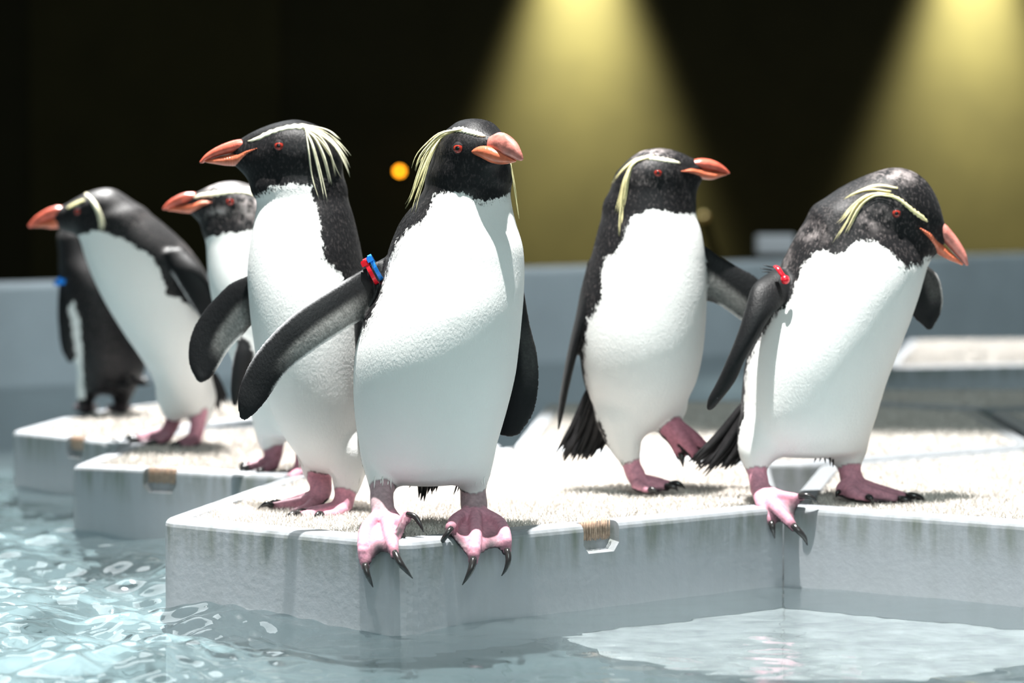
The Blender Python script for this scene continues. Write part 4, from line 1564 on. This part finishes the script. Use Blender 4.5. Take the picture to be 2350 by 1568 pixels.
# ======== stooping penguin on the right
def penguin_stooping():
    D = 3.46
    root = empty('rockhopper_penguin', base_of(1850, 1157))
    tag(root, 'rightmost penguin stooping to look down, red tie on its shoulder, one foot over the edge', 'penguin', 'rockhopper penguins on the rafts')
    E = Elements()
    add_loft(E, D, [(1708, 1022, 1984, 1026, 0, .06), (1700, 995, 1996, 996, 0, .075), (1700, 955, 2010, 955, 0, .088), (1704, 890, 2029, 890, 0, .096), (1712, 830, 2050, 832, 0, .10), (1728, 765, 2076, 768, 0, .10), (1750, 705, 2100, 702, 0, .096), (1770, 655, 2116, 650, 0, .09),
                    (1792, 610, 2122, 606, 0, .082), (1815, 562, 2112, 580, 0, .072), (1842, 515, 2090, 565, 0, .062), (1870, 482, 2070, 560, 0, .055)], 150, c=.016)
    add_loft(E, D, [(1872, 478, 1925, 590, .0, .052), (1908, 444, 1945, 590, 0, .052), (1955, 416, 1985, 592, 0, .052), (2005, 395, 2020, 590, 0, .052), (2050, 384, 2052, 590, 0, .05), (2092, 392, 2082, 600, 0, .046), (2126, 417, 2104, 604, 0, .036), (2148, 455, 2118, 602, 0, .026), (2158, 490, 2132, 590, 0, .017), (2164, 513, 2145, 580, 0, .011)],
             80, c=.010, k=.018)
    add_tube(E, D, [(1752, 990, -.02, 58), (1740, 1030, -.03, 46), (1734, 1056, -.035, 30)], 14, k=.012)
    add_tube(E, D, [(1930, 985, .02, 62), (1942, 1030, .015, 46), (1946, 1052, .01, 32)], 14, k=.012)
    add_tube(E, D, [(1733, 1050, D - .035, 23), (1738, 1085, D - .04, 22), (1744, 1118, D - .05, 22), (1750, 1132, D - .06, 18)], 16, region=1, k=.006, col=PINK)
    add_tube(E, D, [(1946, 1048, D + .01, 27), (1950, 1080, D + .005, 25), (1956, 1106, D, 26), (1962, 1122, D - .01, 18)], 16, region=1, k=.006, col=tuple(.85 * a for a in PINK))
    add_foot(E, D, [[(1738, 1126, D - .055, 15), (1748, 1160, D - .085, 13), (1764, 1190, D - .095, 11), (1771, 1202, D - .097, 9)], [(1750, 1130, D - .06, 16), (1780, 1165, D - .10, 15), (1808, 1195, D - .115, 13), (1822, 1212, D - .118, 10)],
                    [(1760, 1128, D - .055, 15), (1795, 1138, D - .08, 12), (1828, 1142, D - .095, 10), (1838, 1144, D - .098, 9)]], web_in=(.7, .55))
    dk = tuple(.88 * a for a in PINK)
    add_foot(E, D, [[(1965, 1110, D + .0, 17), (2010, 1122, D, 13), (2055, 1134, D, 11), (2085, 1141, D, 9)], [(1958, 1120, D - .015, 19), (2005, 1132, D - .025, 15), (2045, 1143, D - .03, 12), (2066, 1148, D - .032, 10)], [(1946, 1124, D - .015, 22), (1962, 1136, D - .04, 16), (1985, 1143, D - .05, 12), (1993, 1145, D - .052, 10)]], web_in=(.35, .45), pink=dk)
    add_tube(E, D, [(1945, 1115, D - .01, 18), (1930, 1122, D - .015, 12), (1926, 1132, D - .018, 8)], 8, region=1, k=.005, col=dk)
    add_loft(E, D, [(1772, 622, 1830, 655, -.035, .022), (1728, 655, 1800, 695, -.06, .017), (1709, 712, 1772, 722, -.075, .014), (1692, 768, 1745, 762, -.082, .012), (1669, 828, 1713, 815, -.084, .011), (1644, 884, 1688, 868, -.082, .009), (1625, 920, 1652, 914, -.08, .007), (1621, 938, 1634, 932, -.078, .004)],
             54, region=2, c=.008, k=.006, normal=(.45, 1, 0))
    add_loft(E, D, [(2070, 610, 2118, 608, .05, .012), (2080, 650, 2152, 632, .06, .009), (2082, 700, 2165, 680, .064, .007), (2095, 726, 2160, 716, .066, .005), (2120, 746, 2144, 744, .066, .003)], 30, region=3, c=.008, k=.006)
    white = [(2135, 590), (2120, 590), (2104, 604), (2077, 604), (2055, 588), (2035, 573), (2010, 557), (1974, 550), (1957, 555), (1948, 568), (1923, 585), (1903, 576), (1875, 576), (1858, 590), (1841, 613), (1833, 632), (1825, 658), (1816, 683), (1798, 708), (1778, 722), (1745, 775), (1722, 815), (1712, 850), (1708, 900), (1706, 960), (1690, 1010), (1690, 1110), (2000, 1110), (2120, 800), (2200, 600)]
    bp = pt(2222, 607, D)

    def fl(x, y, V, N):
        return 0.12 + 0.6 * np.exp(-((x - 2060) / 60) ** 2 - ((y - 402) / 22) ** 2) + .45 * np.exp(-((x - 1870) / 40) ** 2 - ((y - 535) / 25) ** 2) + .35 * np.exp(-((x - 2010) / 45) ** 2 - ((y - 505) / 35) ** 2) + .4 * np.exp(-((x - 1800) / 18) ** 2 - ((y - 580) / 40) ** 2)  # flecks, with highlights on crown and cheek painted in
    bvh = finish_penguin(root, E, D, .002, white, (.8, -.8, 0), {2: dict(lead=.0), 3: dict(patch=.25, s0=-.1, edge=.6)}, bp, pt(0, 560, D)[2], blades=20000, fleck_fn=fl, back_thr=.1)
    beak_part('upper_beak', root, D, [(2160, 508, 2142, 532, 0, .012), (2172, 516, 2152, 545, 0, .012), (2190, 537, 2170, 562, 0, .011), (2206, 560, 2187, 580, 0, .009), (2217, 582, 2203, 596, 0, .0065), (2221, 602, 2214, 608, 0, .003)], M['beak_pink'], c=.004)
    beak_part('lower_beak', root, D, [(2104, 522, 2102, 529, -.004, .045), (2128, 530, 2122, 550, -.003, .034), (2150, 548, 2140, 574, 0, .0185), (2172, 570, 2162, 590, 0, .0105), (2193, 588, 2184, 600, 0, .008), (2208, 602, 2203, 607, 0, .004)], M['beak_low'], c=.004)
    brow(root, bvh, D - .04, [(2128, 509, 2), (2116, 499, 6), (2098, 486, 6), (2080, 471, 5), (2062, 457, 5), (2042, 449, 4)], M['crest'])
    crest(root, bvh, D - .045, [[(2050, 448), (2010, 444), (1972, 465), (1948, 505), (1925, 540), (1903, 576)], [(2040, 446), (1995, 448), (1960, 472), (1935, 500), (1912, 520)], [(2045, 440), (2000, 436), (1965, 444), (1929, 462)], [(2050, 452), (2012, 448), (1978, 470), (1955, 510), (1936, 548)], [(2060, 432), (2015, 425), (1975, 436), (1945, 452)]], M['crest'], 7, per=4, spread=4, width=3.0)
    eye(root, bvh, D - .04, 2057, 490, 12)
    for p in ([(1770, 1198, D - .104, 8), (1773, 1212, D - .11, 7), (1778, 1236, D - .106, 1)], [(1820, 1206, D - .126, 9), (1832, 1218, D - .133, 8), (1846, 1234, D - .132, 6), (1853, 1252, D - .128, 1)], [(1834, 1140, D - .104, 8), (1850, 1138, D - .11, 8), (1867, 1144, D - .112, 5), (1877, 1156, D - .11, 1)],
              [(2080, 1138, D - .004, 9), (2098, 1139, D - .008, 9), (2114, 1144, D - .008, 6), (2124, 1152, D - .006, 1)], [(2062, 1146, D - .04, 9), (2078, 1147, D - .044, 8), (2090, 1153, D - .045, 5), (2095, 1161, D - .044, 1)], [(1990, 1141, D - .06, 8), (1998, 1143, D - .066, 7), (2002, 1150, D - .067, 4), (2004, 1160, D - .066, 1)],
              [(1927, 1128, D - .022, 6), (1921, 1132, D - .026, 5), (1919, 1142, D - .026, 1)]):
        claw(root, D, p)
    tail(root, D, [(1716, 922), (1720, 1008)], [(1592, 1060), (1606, 1074), (1622, 1088), (1636, 1072), (1652, 1070), (1668, 1072), (1682, 1068), (1697, 1058)], 13, .05, seed=6, sub=6)
    fr = []
    for (x, y, l) in ((1765, 608, 0), (1758, 614, 1), (1762, 620, 2)):
        fr.append((spline([pt(x + 14, y + 6, D - .02), pt(x + 2, y + 4, D - .022), pt(x - 14, y + 2 * l, D - .024)], 5), .0015))
    feathers('shoulder_tuft', root, fr, M['tail'])
    fr = []
    r = random.Random(3)
    for (x, y) in ((1822, 1034), (1836, 1036), (1852, 1040), (1874, 1044), (1884, 1048), (1893, 1050), (1905, 1056), (1912, 1062)):
        fr.append((spline([pt(x, y - 8, D - .02), pt(x, y + 2, D - .02), pt(x + r.uniform(-6, 2), y + r.uniform(10, 20), D - .02)], 5), .0020))
    feathers('dark_fringe', root, fr, M['tail'])
    # red tie: strap lying over the shoulder with its round lock
    R = spline([np.r_[pt(1779, 612, D - .064), .0030], np.r_[pt(1785, 616, D - .072), .0034], np.r_[pt(1793, 628, D - .076), .0034], np.r_[pt(1800, 638, D - .076), .0036]], 10)
    V, F = tube_mesh(R[:, :3], R[:, 3], 10, 0.6)
    o = mesh_obj('flipper_band', V, F, M['band_red'], root)
    o['label'] = 'red cable tie over the shoulder'
    V, F = sphere_mesh(pt(1802, 642, D - .078), .0062, (.3, -1, .2), .85, 12, 8)
    mesh_obj('lock', V, F, M['band_red'], o)


# ======== penguin half hidden behind the tall one
def penguin_hidden():
    D = 3.92
    root = empty('rockhopper_penguin', base_of(640, 1092))
    tag(root, 'penguin mostly hidden behind the tall profile one, only its flecked grey face looking left shows', 'penguin', 'rockhopper penguins on the rafts')
    E = Elements()
    add_loft(E, D, [(596, 985, 765, 985, 0, .06), (572, 930, 772, 930, 0, .075), (545, 860, 770, 860, 0, .085), (515, 780, 756, 780, 0, .088), (490, 700, 735, 700, 0, .085), (479, 640, 715, 640, 0, .08), (475, 590, 700, 590, 0, .07), (473, 552, 680, 552, 0, .058), (470, 530, 665, 525, 0, .05)], 120, c=.016)
    add_loft(E, D, [(470, 530, 662, 525, 0, .05), (485, 505, 650, 500, 0, .048), (505, 485, 640, 480, 0, .046)], 10, c=.014, k=.016)
    add_loft(E, D, [(635, 455, 630, 515, 0, .036), (610, 436, 605, 515, 0, .045), (580, 426, 578, 515, 0, .05), (545, 416, 543, 518, 0, .052), (515, 417, 510, 518, 0, .048), (487, 425, 480, 512, 0, .034), (463, 437, 455, 504, 0, .021), (445, 446, 437, 490, 0, .012)], 70, c=.010, k=.018)
    add_tube(E, D, [(628, 955, 0, 48), (622, 990, 0, 36), (622, 1012, 0, 30)], 10, k=.012)
    add_tube(E, D, [(720, 955, 0, 48), (715, 1000, 0, 36), (705, 1040, -.02, 26)], 10, k=.012)
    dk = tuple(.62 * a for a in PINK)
    add_tube(E, D, [(622, 1008, D, 24), (628, 1035, D - .005, 22), (625, 1055, D - .01, 20)], 10, region=1, k=.006, col=dk)
    add_tube(E, D, [(703, 1030, D - .02, 22), (696, 1062, D - .03, 20), (690, 1078, D - .035, 18)], 10, region=1, k=.006, col=PINK)
    add_foot(E, D, [[(632, 1052, D + .01, 14), (600, 1060, D + .01, 11), (568, 1068, D + .01, 9)], [(622, 1060, D - .01, 15), (590, 1068, D - .015, 12), (566, 1073, D - .02, 9)], [(628, 1066, D - .02, 14), (615, 1075, D - .03, 11), (600, 1080, D - .04, 9)]], web_in=(.4, .4), pink=dk)
    add_foot(E, D, [[(692, 1076, D - .03, 14), (675, 1084, D - .04, 11), (662, 1090, D - .045, 9)], [(690, 1082, D - .045, 14), (674, 1092, D - .06, 11), (662, 1097, D - .065, 9)]], web_in=(.4,))
    add_loft(E, D, [(560, 760, 600, 770, -.06, .012), (540, 800, 585, 815, -.075, .009), (530, 850, 568, 860, -.08, .007), (528, 895, 556, 900, -.08, .005), (532, 925, 545, 928, -.08, .003)], 24, region=2, c=.008, k=.006)
    white = [(473, 546), (500, 540), (560, 532), (620, 530), (650, 560), (690, 700), (720, 1030), (590, 1040), (480, 900), (420, 650), (440, 560)]

    def fl(x, y, V, N):
        return 0.2 + 1.0 * np.exp(-((x - 580) / 30) ** 2 - ((y - 475) / 28) ** 2) + .6 * np.exp(-((x - 505) / 28) ** 2 - ((y - 487) / 12) ** 2) + .5 * np.exp(-((x - 500) / 40) ** 2 - ((y - 428) / 10) ** 2)  # mottled face; the crown term is a painted highlight
    bp = pt(375, 478, D)
    bvh = finish_penguin(root, E, D, .0026, white, (-1, -.3, 0), {2: dict(lead=.5)}, bp, pt(0, 520, D)[2], fleck_fn=fl, back_thr=.1)
    beak_part('upper_beak', root, D, [(444, 441, 452, 464, 0, .0125), (425, 442, 430, 466, 0, .0125), (405, 450, 410, 472, 0, .0115), (388, 461, 392, 478, 0, .009), (376, 474, 380, 482, 0, .005)], M['beak'], c=.004)
    beak_part('lower_beak', root, D, [(497, 462, 497, 468, 0, .043), (470, 458, 468, 478, 0, .038), (448, 464, 444, 489, 0, .022), (425, 470, 420, 489, 0, .011), (402, 476, 398, 485, 0, .007), (386, 480, 384, 483, 0, .004)], M['beak_low'], c=.004)
    brow(root, bvh, D - .04, [(446, 454, 3), (465, 449, 6), (490, 446, 7), (520, 440, 8), (550, 437, 9), (585, 442, 10)], M['crest_pale'])
    crest(root, bvh, D - .045, [[(560, 437), (590, 445), (615, 460), (640, 490)], [(560, 440), (592, 452), (615, 475), (632, 505)]], M['crest_pale'], 8, per=4, spread=5, width=3)
    eye(root, bvh, D - .04, 528, 463, 11)
    for p in ([(572, 1067, D, 8), (558, 1066, D, 7), (549, 1076, D, 1)], [(570, 1073, D - .026, 8), (558, 1074, D - .03, 6), (550, 1082, D - .03, 1)], [(604, 1080, D - .046, 8), (594, 1080, D - .05, 6), (588, 1088, D - .05, 1)], [(665, 1090, D - .052, 8), (656, 1092, D - .055, 6), (650, 1099, D - .055, 1)], [(666, 1097, D - .072, 8), (658, 1098, D - .075, 6), (654, 1105, D - .075, 1)]):
        claw(root, D, p)


# ======== penguin leaning far to the left
def penguin_leaning():
    D = 4.44
    root = empty('rockhopper_penguin', base_of(410, 1022))
    tag(root, 'penguin leaning far forward to the left, dark shaded face, white chest, on second raft', 'penguin', 'rockhopper penguins on the rafts')
    E = Elements()
    add_loft(E, D, [(378, 930, 478, 935, 0, .055), (366, 900, 484, 900, 0, .07), (348, 858, 487, 850, 0, .085), (322, 815, 490, 795, 0, .095), (287, 765, 492, 735, 0, .098), (246, 700, 487, 672, 0, .095), (216, 640, 468, 620, 0, .09), (196, 590, 428, 565, 0, .08), (186, 548, 380, 520, 0, .068), (184, 530, 335, 485, 0, .058)], 120, c=.018)
    add_loft(E, D, [(330, 482, 235, 560, 0, .055), (298, 455, 215, 560, 0, .053), (262, 434, 205, 555, 0, .05), (230, 434, 190, 545, 0, .046), (203, 443, 172, 538, 0, .04), (178, 456, 155, 533, 0, .03), (158, 468, 142, 527, 0, .022), (146, 474, 130, 522, 0, .015)], 60, c=.012, k=.014)
    add_tube(E, D, [(402, 905, -.02, 44), (400, 938, -.02, 30)], 8, k=.012)
    add_tube(E, D, [(455, 910, .02, 44), (458, 955, .01, 28)], 8, k=.012)
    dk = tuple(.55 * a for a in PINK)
    add_tube(E, D, [(401, 935, D + .01, 20), (396, 970, D + .01, 18), (385, 992, D + .005, 17)], 10, region=1, k=.006, col=dk)
    add_tube(E, D, [(457, 950, D - .02, 19), (452, 985, D - .025, 17), (446, 1010, D - .03, 17)], 10, region=1, k=.006, col=PINK)
    add_foot(E, D, [[(390, 990, D + .02, 13), (350, 998, D + .02, 11), (310, 1005, D + .015, 8)], [(382, 998, D, 13), (345, 1005, D, 10), (312, 1009, D, 8)], [(385, 1004, D - .02, 12), (372, 1012, D - .03, 9), (355, 1016, D - .04, 8)]], web_in=(.4, .4), pink=dk)
    add_foot(E, D, [[(446, 1008, D - .03, 13), (425, 1013, D - .035, 11), (405, 1019, D - .04, 8)], [(446, 1014, D - .05, 13), (428, 1021, D - .06, 10), (412, 1025, D - .065, 8)]], web_in=(.4,), pink=dk)
    add_loft(E, D, [(372, 588, 425, 575, -.06, .014), (398, 635, 465, 620, -.085, .011), (432, 690, 490, 670, -.095, .009), (462, 738, 505, 720, -.095, .007), (488, 785, 512, 772, -.09, .004)], 30, region=2, c=.009, k=.006)
    white = [(182, 540), (210, 530), (252, 534), (304, 560), (347, 586), (373, 634), (386, 678), (420, 690), (470, 730), (500, 900), (480, 980), (360, 980), (250, 800), (160, 640), (160, 550)]
    bp = pt(67, 521, D)

    def fl(x, y, V, N):
        return 0.08 + .35 * np.exp(-((x - 420) / 30) ** 2 - ((y - 590) / 40) ** 2) + .2 * np.exp(-((x - 320) / 40) ** 2 - ((y - 500) / 30) ** 2)
    bvh = finish_penguin(root, E, D, .0028, white, (-.9, -.3, -.4), {2: dict(lead=1.0)}, bp, pt(0, 540, D)[2], fleck_fn=fl, back_thr=.1)
    beak_part('upper_beak', root, D, [(150, 474, 142, 505, 0, .0125), (128, 473, 122, 506, 0, .0125), (105, 482, 100, 510, 0, .0115), (85, 496, 83, 516, 0, .009), (70, 513, 70, 523, 0, .005)], M['beak'], c=.005)
    beak_part('lower_beak', root, D, [(160, 482, 160, 494, 0, .019), (146, 490, 140, 520, 0, .0145), (122, 503, 118, 525, 0, .012), (98, 511, 95, 522, 0, .009), (80, 517, 79, 522, 0, .005)], M['beak_low'], c=.005)
    brow(root, bvh, D - .04, [(155, 478, 3), (168, 471, 4), (182, 464, 4), (194, 460, 3)], M['crest'])
    crest(root, bvh, D - .045, [[(196, 446), (212, 462), (228, 495), (236, 540)], [(198, 446), (218, 470), (234, 505), (243, 542)], [(197, 447), (215, 468), (230, 500), (232, 535)]], M['crest_pale'], 9, per=5, spread=4, width=5)
    eye(root, bvh, D - .04, 178, 486, 9)
    tail(root, D, [(480, 880), (490, 860)], [(484, 940), (498, 944), (512, 938), (522, 925)], 9, .02, seed=9, sub=4)
    for p in ([(314, 1004, D + .01, 8), (298, 1004, D + .005, 7), (280, 1012, D + .005, 1)], [(316, 1009, D - .005, 8), (304, 1010, D - .01, 6), (292, 1017, D - .01, 1)], [(358, 1016, D - .045, 8), (346, 1016, D - .05, 6), (338, 1022, D - .05, 1)], [(408, 1019, D - .046, 8), (396, 1020, D - .05, 6), (388, 1027, D - .05, 1)], [(415, 1025, D - .07, 8), (404, 1026, D - .075, 6), (396, 1033, D - .075, 1)]):
        claw(root, D, p)


# ======== black-backed penguin far left, seen from behind
def penguin_back():
    D = 5.22
    root = empty('rockhopper_penguin', base_of(240, 947))
    tag(root, 'black-backed penguin seen from behind on the far left raft, blue tag at its shoulder', 'penguin', 'rockhopper penguins on the rafts')
    E = Elements()
    add_loft(E, D, [(190, 885, 305, 885, 0, .06), (178, 850, 330, 855, 0, .075), (166, 800, 335, 805, 0, .088), (155, 740, 325, 745, 0, .09), (144, 680, 300, 680, 0, .086), (138, 635, 265, 630, 0, .075), (136, 590, 228, 588, 0, .058), (136, 550, 210, 545, 0, .046)], 120, c=.02)
    add_tube(E, D, [(173, 545, 0, 38), (178, 520, 0, 36), (182, 503, -.0, 33)], 10, k=.014)
    add_tube(E, D, [(205, 880, 0, 30), (196, 915, 0, 20)], 8, k=.012)
    add_tube(E, D, [(285, 880, 0, 30), (280, 915, 0, 20)], 8, k=.012)
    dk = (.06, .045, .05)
    add_tube(E, D, [(196, 910, D, 17), (195, 935, D, 15)], 8, region=1, k=.006, col=dk)
    add_tube(E, D, [(280, 910, D, 17), (276, 935, D, 15)], 8, region=1, k=.006, col=dk)
    add_foot(E, D, [[(192, 936, D, 12), (180, 936, D + .04, 10), (176, 934, D + .07, 8)], [(196, 938, D, 12), (196, 937, D + .05, 10), (196, 934, D + .08, 8)], [(200, 938, D, 12), (212, 936, D + .05, 10), (218, 935, D + .07, 8)]], pink=dk)
    add_foot(E, D, [[(272, 936, D, 12), (258, 938, D + .04, 10), (250, 936, D + .07, 8)], [(276, 938, D, 12), (278, 937, D + .05, 10), (278, 934, D + .08, 8)], [(281, 938, D, 12), (290, 936, D + .05, 10), (296, 935, D + .07, 8)]], pink=dk)
    add_loft(E, D, [(138, 625, 172, 640, -.03, .014), (132, 690, 180, 700, -.045, .012), (133, 750, 180, 755, -.05, .010), (140, 800, 178, 803, -.05, .008), (152, 823, 170, 824, -.05, .005)], 30, region=2, c=.009, k=.006)
    white = [(168, 690), (183, 740), (188, 800), (192, 870), (196, 915), (170, 920), (150, 840), (140, 740)]
    bp = pt(150, 500, D + .06)
    bvh = finish_penguin(root, E, D, .003, white, (-.35, 1, 0), {2: {}}, bp, pt(0, 560, D)[2], fleck_fn=lambda x, y, V, N: .10 + 0 * x, back_thr=.15)
    beak_part('upper_beak', root, D, [(168, 492, 172, 512, .03, .011), (166, 494, 170, 513, .06, .010), (165, 500, 168, 512, .085, .006)], M['beak'], c=.008)
    tail(root, D, [(240, 870), (300, 870)], [(258, 880), (285, 886), (312, 884), (335, 872)], 10, -.07, seed=11, sub=3)
    band(root, D, 152, 646, D - .036, (20, -4), (26, .019), 5, M['band_blue'], (138, 645, D - .05), 'blue cable tie on the flipper')


M['white_feather'] = simple('white_feather', (0.82, 0.82, 0.79), 0.55, 0.3)
penguin_center()
penguin_profile()
penguin_walking()
penguin_stooping()
penguin_hidden()
penguin_leaning()
penguin_back()
